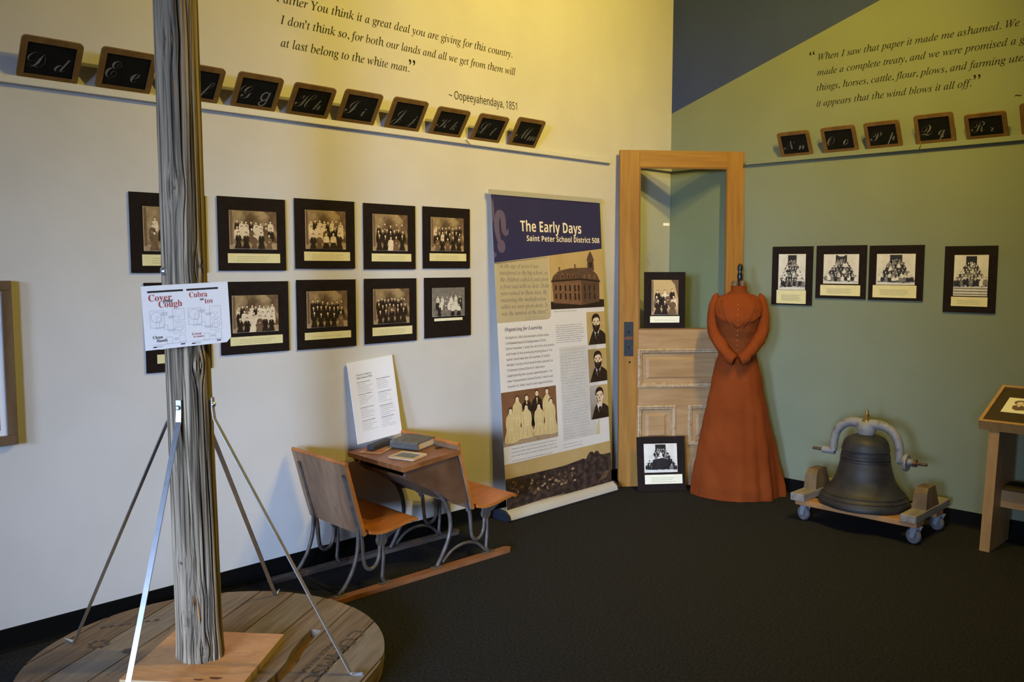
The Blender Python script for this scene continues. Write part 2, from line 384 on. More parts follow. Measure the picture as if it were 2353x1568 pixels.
# track lighting above the picture (the warm lamps of the room)
d = Vector(LAMPS[1])-Vector(LAMPS[0]); d.normalize()
c0 = Vector(LAMPS[0])-d*.6; c1 = Vector(LAMPS[1])+d*.6
t = MB(); t.tube([(c0.x, c0.y, HC-.02), (c1.x, c1.y, HC-.02)], .018, 4, flat=.018)
tag(obj('light_track', t, M_BLACKMETAL, smooth=0), 'black ceiling track that carries two spotlights', 'track')
for i, (p, a) in enumerate(zip(LAMPS, LAMP_AIM)):
    p = Vector(p); dr = (Vector(a)-p).normalized()
    h = thing('track_spotlight', ('black spotlight nearer the corner on the ceiling track', 'black spotlight farther from the corner on the ceiling track')[i], 'spotlight', Matrix.Translation(p), 'spotlights on the ceiling track')
    mb = MB(); mb.X = Matrix.Translation(-dr*.03) @ Vector((0, 0, 1)).rotation_difference(dr).to_matrix().to_4x4()
    mb.lathe([(.03, -.14), (.045, -.13), (.05, 0), (.046, 0), (.04, -.02)], 20)
    obj('lamp_housing', mb, M_BLACKMETAL, h)
    q = p-dr*.12
    st = MB(); st.tube([(q-p), (q.x-p.x, q.y-p.y, HC-.04-p.z)], .008, 8); obj('stem', st, M_BLACKMETAL, h)
    ld = bpy.data.lights.new('spotlight_beam', 'SPOT'); ld.energy = LAMP_W[i]; ld.color = WARM; ld.spot_size = radians(LAMP_ANG[i]); ld.spot_blend = 1.0; ld.shadow_soft_size = .035
    lo = bpy.data.objects.new('spotlight_beam', ld); COL.objects.link(lo); lo.location = p; lo.rotation_euler = dr.to_track_quat('-Z', 'Y').to_euler()

# ------------------------------------------------------------------ wall lettering
YU, ZV = Vector((0, 1, 0)), Vector((0, 0, 1))
q = .0012
ql = thing('wall_quotation', 'black italic quotation lettered on the cream left wall above the slates', 'wall lettering', Matrix.Translation((0, -2.2, 2.3)))
for t, y_, z_, w_ in (('Father You think it a great deal you are giving for this country.', -2.972, 2.540, 1.448), ("I don't think so, for both our lands and all we get from them will", -2.954, 2.449, 1.454), ('at last belong to the white man.', -2.954, 2.352, .71)):
    m = MB(); m.text(t, 'it', (q, y_, z_), YU, ZV, width=w_); obj('quotation_line', m, M_INKD, ql, 'W', 0)
m = MB(); m.text('\u201d', 'b', (q, -2.246, 2.336), YU, ZV, size=.115); obj('closing_quotation_mark', m, M_INKD, ql, 'W', 0)
m = MB(); m.text('~ Oopeeyahendaya, 1851', 'sn', (q, -1.987, 2.262), YU, ZV, size=.058, width=.50); obj('attribution_text', m, M_INKD, ql, 'W', 0)
XU = Vector((1, 0, 0))
qr = thing('wall_quotation', 'black italic quotation lettered on the sage green right wall', 'wall lettering', Matrix.Translation((1.6, 0, 2.3)))
sz = None
for t, x_, z_, w_ in (('it appears that the wind blows it all off.', 1.026, 2.343, .85), ('things, horses, cattle, flour, plows, and farming utensils', 1.024, 2.435, None), ('made a complete treaty, and we were promised a great', 1.024, 2.523, None), ('When I saw that paper it made me ashamed. We had', 1.027, 2.611, None)):
    m = MB(); sz = m.text(t, 'it', (x_, -q, z_), XU, ZV, size=sz, width=w_); obj('quotation_line', m, M_INKD, qr, 'W', 0)
m = MB(); m.text('\u201c', 'b', (.972, -q, 2.606), XU, ZV, size=.095); obj('opening_quotation_mark', m, M_INKD, qr, 'W', 0)
m = MB(); m.text('\u201d', 'b', (1.884, -q, 2.330), XU, ZV, size=.10); obj('closing_quotation_mark', m, M_INKD, qr, 'W', 0)
m = MB(); m.text('~ T', 'sn', (2.084, -q, 2.250), XU, ZV, size=.058); obj('attribution_text', m, M_INKD, qr, 'W', 0)

# ------------------------------------------------------------------ letter slates on the ledges
def rrect(w, h, r, n=4):
    pts = []
    for cx, cy, a0 in ((w/2-r, h/2-r, 0), (-w/2+r, h/2-r, 90), (-w/2+r, -h/2+r, 180), (w/2-r, -h/2+r, 270)):
        for k in range(n+1):
            a = radians(a0+90*k/n); pts.append((cx+r*cos(a), cy+r*sin(a)))
    return pts
def slate(letters, wall, c, w, h, lean, roll=0, cat='slate'):
    """c = position along the wall of the slate's middle; bottom edge on the ledge, top leaning out."""
    bo = .008; dv = Vector((0, 0, 1))
    if wall == 'L': n = Vector((1, 0, 0)); u = Vector((0, 1, 0)); o = Vector((bo, c, LZ1))
    else: n = Vector((0, -1, 0)); u = Vector((1, 0, 0)); o = Vector((c, -bo, LZ1))
    v = (dv*sqrt(max(.01, h*h-lean*lean))+n*lean).normalized()
    mw = frame(o, u, v)
    side = 'left' if wall == 'L' else 'right'
    t = thing('letter_slate', 'wood-framed slate chalked %s on the %s wall ledge' % (letters, side), cat, mw, 'chalk letter slates')
    fr = MB(); th = .010; bw = .021
    out = rrect(w, h, .016); inn = [(max(-w/2+bw, min(w/2-bw, x)), max(-h/2+bw, min(h/2-bw, y))) for x, y in out]
    N = len(out); vs = []
    for z in (0, th):
        vs += [(x, y+h/2, z) for x, y in out]; vs += [(x, y+h/2, z) for x, y in inn]
    fs = []
    for i in range(N):
        j = (i+1) % N
        fs += [(2*N+i, 2*N+j, 3*N+j, 3*N+i), (i, j, 2*N+j, 2*N+i), (j, i, N+i, N+j), (N+j, N+i, 3*N+i, 3*N+j)]
    fr.add(vs, fs); obj('frame', fr, M_SLATEFR, t, smooth=30)
    bd = MB().box(-w/2+bw-.003, w/2-bw+.003, bw-.003, h-bw+.003, .002, .0065); bb = obj('slate_board', bd, M_SLATE, t, smooth=0)
    S = h*.58
    for nm_, c_, x_, y_, k_ in (('chalk_capital', letters[0], -w*.37, h*.30, .98), ('chalk_small_letter', letters[1], w*.08, h*.27, .92)):
        ch = MB(); ch.text(c_, 'sc', (x_, y_, .0069), (1, 0, 0), (0, 1, 0), size=S*k_); obj(nm_, ch, M_CHALK, bb, smooth=0)
    return t
for L_, y0, y1, hh in (('Dd', -4.018, -3.815, .160), ('Ee', -3.752, -3.548, .165), ('Ff', -3.478, -3.270, .158), ('Gg', -3.212, -3.006, .160), ('Hh', -2.952, -2.742, .156),
                       ('Ii', -2.692, -2.484, .163), ('Jj', -2.418, -2.210, .165), ('Kk', -2.144, -1.932, .157), ('Ll', -1.862, -1.652, .158), ('Mm', -1.578, -1.366, .170)):
    slate(L_, 'L', (y0+y1)/2+.005, y1-y0, hh, .092)
for L_, x0, x1, hh in (('Nn', .826, 1.028, .158), ('Oo', 1.100, 1.302, .158), ('Pp', 1.352, 1.548, .158), ('Qq', 1.624, 1.824, .166), ('Rr', 1.878, 2.076, .144), ('Ss', 2.135, 2.335, .165)):
    slate(L_, 'R', (x0+x1)/2-.006, x1-x0, hh, .075)

# ------------------------------------------------------------------ mounted photographs
def ell(cx, cy, rx, ry, z, n=10, a0=0): return [(cx+rx*cos(2*pi*k/n+a0), cy+ry*sin(2*pi*k/n+a0), z) for k in range(n)]
# print material slots: 0 backdrop 1 dark 2 middle 3 light 4 skin 5 ground
def figure(m, x, y, s, z, cloth, rnd, skirt=False, ln=2.6):
    """a small printed figure: shoulders, torso, head and hair; y = chin height, s = head height"""
    w = s*rnd.uniform(.85, 1.05)
    body = [(x-w*.25, y-s*.05), (x-w*.9, y-s*.35), (x-w*1.15, y-s*1.6), (x-w*1.0, y-s*ln), (x+w*1.0, y-s*ln), (x+w*1.15, y-s*1.6), (x+w*.9, y-s*.35), (x+w*.25, y-s*.05)]
    if skirt: body = body[:3]+[(x-w*.7, y-s*2.0), (x-w*1.7, y-s*ln), (x+w*1.6, y-s*(ln+.1)), (x+w*.7, y-s*2.0)]+body[5:]
    m.poly([(a, b, z) for a, b in body], cloth)
    if skirt and cloth == 3 and rnd.random() < .6: m.poly([(x-w*.7, y-s*2.0, z+.00002), (x-w*1.7, y-s*ln, z+.00002), (x+w*1.6, y-s*(ln+.1), z+.00002), (x+w*.7, y-s*2.0, z+.00002)], 1)
    if cloth == 1: m.poly([(x-w*.16, y-s*.08, z+.00004), (x, y-s*.75, z+.00004), (x+w*.16, y-s*.08, z+.00004)], 3)
    elif rnd.random() < .5: m.poly([(x-w*.35, y-s*1.2, z+.00004), (x+w*.4, y-s*1.35, z+.00004), (x+w*.3, y-s*1.5, z+.00004), (x-w*.3, y-s*1.45, z+.00004)], 4)
    m.poly(ell(x, y+s*.58, s*.40, s*.44, z+.00003), 1)
    m.poly(ell(x+rnd.uniform(-.04, .04)*s, y+s*.42, s*.31, s*.40, z+.00006), 4)
    m.poly(ell(x-s*.1, y+s*.47, s*.05, s*.03, z+.00009, 6), 2); m.poly(ell(x+s*.1, y+s*.47, s*.05, s*.03, z+.00009, 6), 2)
def studio(m, w, h, rnd, rows=(6, 7, 5), light=.45, dark=False):
    m.poly([(0, 0, 0), (w, 0, 0), (w, h, 0), (0, h, 0)], 0)
    m.poly([(0, 0, .00002), (w, 0, .00002), (w, h*.16, .00002), (0, h*.13, .00002)], 5)
    m.poly([(0, h*.1, .00003), (w*.06, h*.1, .00003), (w*.055, h*.98, .00003), (0, h*.98, .00003)], 2)
    pts = [(w, h, .00002), (w*.72, h, .00002), (w*.86, h*.86, .00002), (w*.94, h*.62, .00002), (w, h*.45, .00002)]; m.poly(pts, 2)
    z = .00006; s = h*.078
    for k, n in enumerate(rows):
        y = h*(.66-.16*k)
        for i in range(n):
            x = w*(.09+.82*(i+.5)/n)+rnd.uniform(-.012, .012)*w
            figure(m, x, y+rnd.uniform(-.035, .035)*h, s*(1+.07*k), z, rnd.choices((1, 3, 2), ((1-light)*(2 if dark else 1), light, .25))[0], rnd, k == len(rows)-1, 4.6 if k == len(rows)-1 else 3.2); z += .00012
def outdoor(m, w, h, rnd, style):
    m.poly([(0, 0, 0), (w, 0, 0), (w, h, 0), (0, h, 0)], 0)
    m.poly([(0, 0, .00002), (w, 0, .00002), (w, h*.07, .00002), (0, h*.07, .00002)], 5)
    m.poly([(w*.34, h*.55, .00003), (w*.66, h*.55, .00003), (w*.66, h*.97, .00003), (w*.34, h*.97, .00003)], 1)
    if style == 'fan': m.poly(ell(w*.5, h*.96, w*.1, h*.04, .00005), 0)
    if style == 'steps':
        for k in range(3): m.poly([(0, h*(.02+.07*k), .00003), (w, h*(.02+.07*k), .00003), (w, h*(.05+.07*k), .00003), (0, h*(.05+.07*k), .00003)], 2)
    z = .00007; rows = 6; base = .25 if style == 'steps' else .1
    for _ in range(150):
        f = rnd.random(); hw = .14+.34*f; y = h*(.76-(.76-base)*f); m.poly(ell(w*(.5+rnd.uniform(-hw, hw)), y, w*rnd.uniform(.03, .06), h*rnd.uniform(.03, .055), z, 7), rnd.choice((1, 1, 1, 2))); z += .0000015
    z += .0001
    for k in range(rows):
        f = k/(rows-1); y = h*(.78-(.78-base-.15)*f); hw = .12+.36*f; n = int(4+6*f)
        s = h*(.048+.012*f)
        for i in range(n):
            x = w*(.5+hw*(2*(i+.5)/n-1))+rnd.uniform(-.01, .01)*w
            c = rnd.choices((1, 2, 3), (5, 3, 2))[0]
            if style == 'row' and k >= rows-2: c = rnd.choices((1, 2, 3), (3, 2, 4))[0]
            figure(m, x, y+rnd.uniform(-.02, .02)*h, s, z, c, rnd, style in ('row',) and k == rows-1); z += .00009
        if style in ('trees', 'fan') and k >= 1:
            for _ in range(5):
                m.poly(ell(rnd.uniform(w*(.5-hw), w*(.5+hw)), y-h*.05+rnd.uniform(-.03, .03)*h, s*.5, s*.4, z, 7), rnd.choice((1, 1, 2))); z += .00002
    if style == 'band': m.poly([(w*.2, h*.1, z), (w*.75, h*.1, z), (w*.8, h*.42, z), (w*.55, h*.5, z), (w*.3, h*.44, z)], 1)
def wordlines(m, x0, x1, ys, ht, z, rnd, mi=0, ragged=.25, gap=.003):
    for y in ys:
        xe = x1-rnd.uniform(0, ragged)*(x1-x0); x = x0
        while x < xe:
            l = rnd.uniform(.004, .016)*(x1-x0)/.25
            m.add([(x, y, z), (min(x+l, xe), y, z), (min(x+l, xe), y+ht, z), (x, y+ht, z)], [(0, 1, 2, 3)], mi); x += l+gap*(x1-x0)/.25
SEP = [M_SEPBG, M_SEPD, M_SEPM, M_SEPL, M_SEPF, M_SEPG]
SEPDK = SEP
BWP = [M_BWBG, M_BWD, M_BWM, M_BWL, M_BWL, M_BWBG]
class ClipMB(MB):        # keeps the printed figures inside the edges of the print
    def __init__(s, w, h): MB.__init__(s); s.w, s.h = w, h
    def poly(s, pts, mi=0):
        P = [Vector(p) for p in pts]
        for ax, lim, sg in ((0, 0, 1), (0, s.w, -1), (1, 0, 1), (1, s.h, -1)):
            out = []
            for a, b in zip(P, P[1:]+P[:1]):
                da, db = (a[ax]-lim)*sg, (b[ax]-lim)*sg
                if da >= 0: out.append(a)
                if (da >= 0) != (db >= 0): out.append(a+(b-a)*(da/(da-db)))
            P = out
            if len(P) < 3: return s
        return MB.poly(s, P, mi)
def mounted(label, mw, w, h, pr, cp, seed, draw, mats, lines=3, capm=None, group=None, thick=.004, whiterim=True):
    """mw: frame at the board's lower-left front... x right, y up, z out; pr/cp = (x0,x1,top,bottom) as fractions from the top"""
    rnd = random.Random(seed)
    t = thing('mounted_photograph', label, 'photograph', mw, group)
    obj('mount_board', MB().box(0, w, 0, h, 0, thick), M_BLACKMAT, t, smooth=0)
    x0, x1, a, b = pr[0]*w, pr[1]*w, h*(1-pr[2]), h*(1-pr[3])
    pw, ph = x1-x0, a-b; m = ClipMB(pw, ph); m.X = Matrix.Translation((x0, b, thick+.0005))
    draw(m, pw, ph, rnd)
    if whiterim:
        e = .0015
        m.box(0, pw, -e, 0, -.0003, .0001, 3); m.box(-e, 0, -e, ph, -.0003, .0001, 3)
    obj('photo_print', m, mats, t, smooth=0)
    x0, x1, a, b = cp[0]*w, cp[1]*w, h*(1-cp[2]), h*(1-cp[3])
    c = MB().box(x0, x1, b, a, thick, thick+.0006)
    co = obj('caption_card', c, capm or M_CAPT, t, smooth=0)
    if lines:
        m = MB(); H = a-b
        ys = [b+H*(.62-.42*k/max(1, lines-1)) if lines > 1 else b+H*.35 for k in range(lines)]
        wordlines(m, x0+(x1-x0)*.17, x1-(x1-x0)*.15, ys, H*(.045 if lines > 4 else .06), thick+.0008, rnd, ragged=.18)
        obj('caption_text', m, M_GREYINK, co, smooth=0)
    return t
def left_frame(y, z, tilt=0): return frame((.004, y, z), (0, 1, 0), (tilt, 0, 1))
def right_frame(x, z, roll=0): return frame((x, -.004, z), (cos(roll), 0, sin(roll)), (-sin(roll), 0, cos(roll)))
PL, CL = (.17, .84, .155, .71), (.14, .91, .755, .885)
GL, GR = 'mounted class photographs on the cream wall', 'mounted class photographs on the sage wall'
A = 'black-mounted sepia class photograph on cream wall, '
def S(rows, light, dark=False): return lambda m, w, h, r: studio(m, w, h, r, rows, light, dark)
mounted(A+'top row, mostly hidden behind the wooden post', left_frame(-3.633, 1.371), .311, .315, (.17, .84, .17, .72), (.14, .9, .77, .91), 1, S((3, 5, 4), .7), SEP, group=GL)
mounted(A+'top row, first right of the post', left_frame(-3.271, 1.379), .318, .311, (.165, .86, .18, .70), (.13, .905, .765, .895), 2, S((8, 8, 5), .65), SEP, group=GL)
mounted(A+'top row, third from the banner', left_frame(-2.906, 1.387), .321, .314, PL, CL, 3, S((8, 7, 5), .6), SEP, group=GL)
mounted(A+'top row, second from the banner', left_frame(-2.533, 1.384), .314, .315, PL, (.14, .91, .76, .88), 4, S((5, 7, 5), .35), SEP, group=GL)
mounted(A+'top row, nearest the banner', left_frame(-2.170, 1.388), .321, .313, (.165, .86, .165, .71), (.13, .915, .755, .88), 5, S((8, 8, 5), .4, True), SEP, group=GL)
mounted('black-mounted tall photograph in the lower row, mostly behind the post and the cough notice', left_frame(-3.587, .972), .273, .360, (.2, .85, .15, .74), (.16, .86, .80, .90), 6, S((4, 4), .4, True), SEP, group=GL)
mounted(A+'lower row, partly covered by the cough notice', left_frame(-3.270, 1.021), .324, .311, (.17, .84, .19, .70), (.13, .90, .76, .88), 7, S((9, 8, 6), .55), SEP, group=GL)
mounted(A+'lower row above white course list, very dark print', left_frame(-2.904, 1.0195), .320, .317, (.165, .845, .165, .69), (.12, .905, .76, .865), 8, S((7, 8, 5), .12, True), SEP, lines=1, group=GL)
mounted(A+'lower row, second from the banner, above the desk', left_frame(-2.534, 1.0235), .318, .315, (.165, .855, .16, .70), (.14, .91, .755, .885), 9, S((9, 8, 5), .12, True), SEP, group=GL)
mounted('black-mounted grey class photograph with a thin caption strip, lower row nearest the banner', left_frame(-2.163, 1.030), .319, .310, (.165, .86, .17, .645), (.2, .81, .68, .725), 10, S((6, 7, 4), .5), [M_BWM, M_BWD, M_BWM, M_BWL, M_BWL, M_BWM], lines=0, capm=M_CAPW, group=GL)
B = 'black-mounted outdoor group photograph on sage wall, '
def O(st): return lambda m, w, h, r: outdoor(m, w, h, r, st)
mounted(B+'tall one nearest the dress', right_frame(.772, 1.165), .265, .357, (.17, .83, .13, .735), (.13, .855, .745, .975), 21, O('trees'), BWP, lines=7, group=GR)
mounted(B+'second from the dress', right_frame(1.058, 1.2125), .303, .311, (.16, .855, .165, .715), (.10, .895, .745, .945), 22, O('fan'), BWP, lines=6, group=GR)
mounted(B+'third from the dress', right_frame(1.3755, 1.2105), .302, .309, (.15, .85, .155, .71), (.085, .885, .725, .95), 23, O('row'), BWP, lines=6, group=GR)
mounted(B+'tall one standing apart at the far right', right_frame(1.7835, 1.157), .260, .353, (.20, .84, .135, .745), (.16, .85, .765, .905), 24, O('steps'), BWP, lines=5, group=GR)

# ------------------------------------------------------------------ post on its cable-spool stand, with the notice
PC = Vector((.714, -3.728, 0)); ZS, ZP = .070, .093
VIEW = radians(-24.9)
st = thing('post_stand', 'weathered grey wooden post braced upright on a plywood square and cable-spool disc', 'post', Matrix.Translation((PC.x, PC.y, 0)))
def post_mesh():
    NA, NZ = 360, 210; z0, z1 = ZP, 2.95
    rnd = random.Random(5)
    cracks = [(rnd.uniform(0, 2*pi), rnd.uniform(.014, .032), rnd.uniform(.0018, .0055), rnd.uniform(0, 9), rnd.uniform(.0, 2.2)) for _ in range(46)]
    cracks += [(VIEW+radians(a), .030, dp, ph, 0) for a, dp, ph in ((8, .014, 1.), (24, .009, 3.), (-14, .007, 5), (38, .011, 2), (-32, .006, 4), (16, .006, 0))]
    knots = [(1.64, -18, .022), (1.40, 42, .02), (.30, -12, .02), (.135, 8, .02), (1.08, 25, .018), (2.10, -22, .022), (.43, -42, .014), (.78, -62, .02), (2.3, 30, .02), (.235, -30, .012)]
    vs = []; fs = []; mi = []
    for k in range(NZ+1):
        z = z0+(z1-z0)*k/NZ
        t = (z-z0)/2.0
        R = .0745-.0040*t
        if z < .22: R += .004*(1-(z-z0)/.127)**2
        cx = PC.x-.010*min(1, t*1.6)-.004*t; cy = PC.y-.010*min(1, t*1.6)-.004*t
        for i in range(NA):
            a = 2*pi*i/NA; aw = a; kb = 0
            for kz, ka, ks in knots:
                da = (a-VIEW-radians(ka)+pi) % (2*pi)-pi; dz = (z-kz)
                g = exp(-(dz/(ks*2.6))**2)
                if abs(da) < 1.0: aw -= .22*g*(1 if da > 0 else -1)*exp(-(da/.5)**2)*min(1, abs(da)/.08)
                q = exp(-(dz/ks)**2-(da*.075/(ks*.7))**2); kb += .006*q-.010*exp(-(dz/(ks*.35))**2-(da*.075/(ks*.3))**2)
            r = R+.0035*sin(2*aw+1+z*.6)+.002*sin(5*aw+z*1.3)+kb
            for c, wd_, dp, ph, zo in cracks:
                cc = c+.07*sin(z*2.3+ph)+.03*sin(z*7.1+ph*2)
                da = (aw-cc+pi) % (2*pi)-pi
                if abs(da) < .2: r -= dp*exp(-(da/wd_)**2)*(.55+.45*sin(z*1.9+ph*3))
            r += .0010*noise.noise((cos(aw)*14, sin(aw)*14, z*4))
            if k == 0: r += .002*noise.noise((a*6, 0, 0))
            vs.append((cx+r*cos(a), cy+r*sin(a), z))
    for k in range(NZ):
        for i in range(NA):
            j = (i+1) % NA; fs.append((k*NA+i, k*NA+j, (k+1)*NA+j, (k+1)*NA+i))
    fs.append(tuple(range(NA-1, -1, -1))); fs.append(tuple(NZ*NA+i for i in range(NA)))
    m = MB(); m.add(vs, fs); return m
po = obj('post', post_mesh(), M_POST, st, 'W', 60)
def on_post(z, da, r=.0745): a = VIEW+radians(da); t = (z-ZP)/2; r -= .004*t; s = .010*min(1, t*1.6)+.004*t; return Vector((PC.x-s+r*cos(a), PC.y-s+r*sin(a), z)), Vector((cos(a), sin(a), 0))
for (za, zb, da, wd_) in ((1.88, 2.02, -6, .0042), (.20, .33, 0, .004), (.27, .34, -12, .004)):   # fresh splits in the weathered surface
    m = MB(); p0, n = on_post(za, da, .078); p1, _ = on_post(zb, da, .078)
    tt = Vector((-n.y, n.x, 0)); pm = (p0+p1)/2
    m.hull([p0-n*.012, p1-n*.012, pm+tt*wd_-n*.006, pm-tt*wd_-n*.006, p0*.7+p1*.3+n*.001+tt*wd_*.5, p0*.3+p1*.7+n*.001-tt*wd_*.3])
    obj('split_scar', m, M_POSTO, po, 'W', 0)['label'] = 'orange split in the grey surface'
for (z, da, s) in ((1.64, -18, .010), (1.40, 42, .010), (.30, -12, .009), (2.10, -22, .010), (.43, -42, .007)):
    p0, n = on_post(z, da, .070); m = MB(); m.X = Matrix.Translation(p0) @ Vector((0, 0, 1)).rotation_difference(n).to_matrix().to_4x4()
    m.lathe([(s, -.004), (s*.95, .002), (s*.6, .0045), (s*.2, .003)], 14, sx=1.0, sy=.8)
    obj('knot', m, M_KNOT, po, 'W', 50)
# washer screw near the notice
p0, n = on_post(1.382, -58, .076)
m = MB(); m.X = Matrix.Translation(p0) @ Vector((0, 0, 1)).rotation_difference(n).to_matrix().to_4x4()
m.lathe([(.014, -.004), (.014, .002), (.009, .004), (.006, .0065), (.004, .0065), (.003, .004)], 20)
obj('screw', m, M_STEEL, st, 'W', 30)
def respin(o, par, a):      # give a part its own rotation so that its grain runs along it
    o.data.transform(Matrix.Rotation(-a, 4, 'Z')); o.rotation_euler.z = a; ROOT[o.name] = ROOT[par.name] @ Matrix.Rotation(a, 4, 'Z')
# plywood square
ang = radians(39.8); cpl = Vector((.738, -3.720))
m = MB(); m.X = zrot(cpl.x, cpl.y, 0, ang); m.box(-.2, .2, -.19, .19, ZS, ZP, 0)
for i in range(len(m.f)-4, len(m.f)): m.m[i] = 1
respin(obj('plywood_base', m, [M_PLY, M_PLYE], st, 'W', 0), st, ang)
m = MB(); m.X = zrot(cpl.x, cpl.y, 0, ang)
for x, y, rx, ry in ((.10, -.155, .020, .009), (.05, -.17, .016, .006), (-.13, .10, .012, .006)):
    m.poly([(x+rx*cos(k)*(1+.25*sin(3*k)), y+ry*sin(k)*(1+.2*cos(2*k)), ZP+.0005) for k in [2*pi*i/18 for i in range(18)]])
obj('plywood_knot_mark', m, M_RUST, st, 'W', 0)
# spool flange: planks clipped to a circle, with the slot cut through
SCN, SR = Vector((.694, -3.689)), .594; PA = radians(-58.5)
def flange():
    m = MB(); pw = .142; rnd = random.Random(3)
    k0 = -5
    for k in range(-5, 5):
        a, b = k*pw+.012, (k+1)*pw+.012
        a2, b2 = max(-SR+.002, a+.003), min(SR-.002, b-.003)
        if a2 >= b2-.004: continue
        pts = []
        n = 18
        for i in range(n+1):
            y = a2+(b2-a2)*i/n; pts.append((sqrt(max(0, SR*SR-y*y)), y))
        for i in range(n, -1, -1):
            y = a2+(b2-a2)*i/n; pts.append((-sqrt(max(0, SR*SR-y*y)), y))
        m.X = zrot(SCN.x, SCN.y, 0, PA)
        m.extrude([(x, y, .036) for x, y in pts], (0, 0, ZS-.036+rnd.uniform(-.0015, .0)), (k+5) % 3)
    m.X = zrot(SCN.x, SCN.y, 0, PA)
    m.lathe([(SR-.004, .002), (SR-.002, .034)], 72, mi=1)
    return m
def slotcut(pts, r, z0, z1, n=10):
    m = MB(); pts = [Vector(p) for p in pts]; L = []; R = []
    for i, p in enumerate(pts):
        t = (pts[min(i+1, len(pts)-1)]-pts[max(i-1, 0)]).normalized(); q = Vector((-t.y, t.x)); L.append(p+q*r); R.append(p-q*r)
    m.extrude([(p.x, p.y, z0) for p in L+R[::-1]], (0, 0, z1-z0)); return m
fl = obj('spool_flange', flange(), M_SPOOL, st, 'W', 0); fix(fl)
sl = slotcut([(.770, -3.312), (.812, -3.375), (.872, -3.452), (.935, -3.512), (.985, -3.575), (1.03, -3.65)], .021, .040, .1)
co = obj('cutter', sl, M_SPOOLIN, smooth=0); fix(co)
md = fl.modifiers.new('slot', 'BOOLEAN'); md.operation = 'DIFFERENCE'; md.solver = 'EXACT'; md.object = co
co.matrix_world = st.matrix_world.inverted() @ Matrix(); bpy.context.view_layer.update()
co.matrix_world = Matrix(); bpy.context.view_layer.update()
dg = bpy.context.evaluated_depsgraph_get(); nm = bpy.data.meshes.new_from_object(fl.evaluated_get(dg))
fl.modifiers.clear(); fl.data = nm; bpy.data.objects.remove(co); respin(fl, st, PA)
lin = slotcut([(.772, -3.315), (.812, -3.375), (.872, -3.452), (.935, -3.512), (.985, -3.575), (1.03, -3.65)], .0205, .0365, .0405)
obj('slot_floor', lin, M_SPOOLIN, fl, 'W', 0)
ud = Vector((cos(PA), sin(PA), 0)); vd = Vector((-ud.y, ud.x, 0))
m = MB(); m.text('COMMSCO', None, Vector((.868, -3.222, ZS+.0008)), ud, vd, size=.080, width=.50)
m.text('MADE IN USA', None, Vector((.905, -3.345, ZS+.0008)), ud, vd, size=.032, width=.235)
obj('stencil_lettering', m, M_STENCIL, fl, 'W', 0)
rnd = random.Random(8); m = MB()
for i in range(8):
    a = 2*pi*i/8; c = Vector((.338, -3.925))+Vector((cos(a), sin(a)))*.030
    m.poly([(c.x+.010*cos(t), c.y+.010*sin(t)*.8, ZS+.0006) for t in [2*pi*j/9 for j in range(9)]])
obj('stencil_ring', m, M_STENCIL, fl, 'W', 0)
m = MB()
for i in range(7):
    c = Vector((.20+.012*i, -3.86+.028*i))
    m.poly([(c.x+rnd.uniform(.006, .012)*cos(t), c.y+.011*sin(t), ZS+.0006) for t in [2*pi*j/7 for j in range(7)]])
obj('faded_stencil', m, M_STENCIL, fl, 'W', 0)
for i in range(16):
    a = rnd.uniform(0, 2*pi); q_ = SR*sqrt(rnd.uniform(.1, .93)); c = SCN+Vector((cos(a), sin(a)))*q_
    obj('nail_mark', MB().poly([(c.x+.004*cos(t), c.y+.0035*sin(t), ZS+.0007) for t in [2*pi*j/8 for j in range(8)]]), M_STENCIL, fl, 'W', 0)
obj('knot_hole', MB().poly([(.465+.020*cos(t), -3.872+.020*sin(t), ZS+.0007) for t in [2*pi*j/16 for j in range(16)]]), M_STENCIL, fl, 'W', 0)
# flat steel braces
for (fx, fy, da) in ((.266, -3.979, None), (.37, -3.25, None), (1.153, -3.429, None), (1.010, -4.115, None)):
    dv = Vector((fx-PC.x, fy-PC.y, 0)); dv.normalize(); s = Vector((-dv.y, dv.x, 0))
    top = Vector((PC.x-.006, PC.y-.006, 0))+dv*.079
    z1 = .935
    foot = Vector((fx, fy, ZS+.003))
    pts = [top+Vector((0, 0, z1+.035)), top+Vector((0, 0, z1)), top+dv*.004+Vector((0, 0, z1-.035)), foot-dv*.004+Vector((0, 0, .012)), foot+dv*.004, foot+dv*.045]
    m = MB(); m.tube(pts, .0085, 4, flat=.0016, upv=dv)
    br = obj('brace_rod', m, M_STEEL, st, 'W', 0)
    c = MB(); c.X = Matrix.Translation(top+Vector((0, 0, z1+.012))+dv*.002) @ Vector((0, 0, 1)).rotation_difference(dv).to_matrix().to_4x4(); c.lathe([(.008, 0), (.008, .004), (.005, .007), (.003, .007)], 14)
    obj('screw', c, M_STEEL, br, 'W', 30)

# notice taped to the post
al = radians(25); v0 = Vector((cos(VIEW), sin(VIEW), 0)); rr = Vector((-v0.y, v0.x, 0))
nrm = (v0*cos(al)+rr*sin(al)); un = (rr*cos(al)-v0*sin(al)); roll = radians(2.4)
ux = un*cos(roll)+Vector((0, 0, 1))*sin(roll); vy = -un*sin(roll)+Vector((0, 0, 1))*cos(roll)
NW, NH = .283, .198
org = Vector((PC.x-.012, PC.y-.012, 0))+nrm*.0875+un*(-.170)+Vector((0, 0, 1.139))
nt_ = thing('cough_notice', 'white paper notice reading Cover your Cough taped to the wooden post', 'notice', frame(org, ux, vy))
m = MB(); cvr = .016
m.extrude([(0, 0, 0), (NW-cvr, 0, 0), (NW, cvr, 0), (NW, NH, 0), (0, NH, 0)], (0, 0, .0005)); obj('paper_sheet', m, M_WHITE, nt_, smooth=0)
Z = .0010
U, V = Vector((1, 0, 0)), Vector((0, 1, 0))
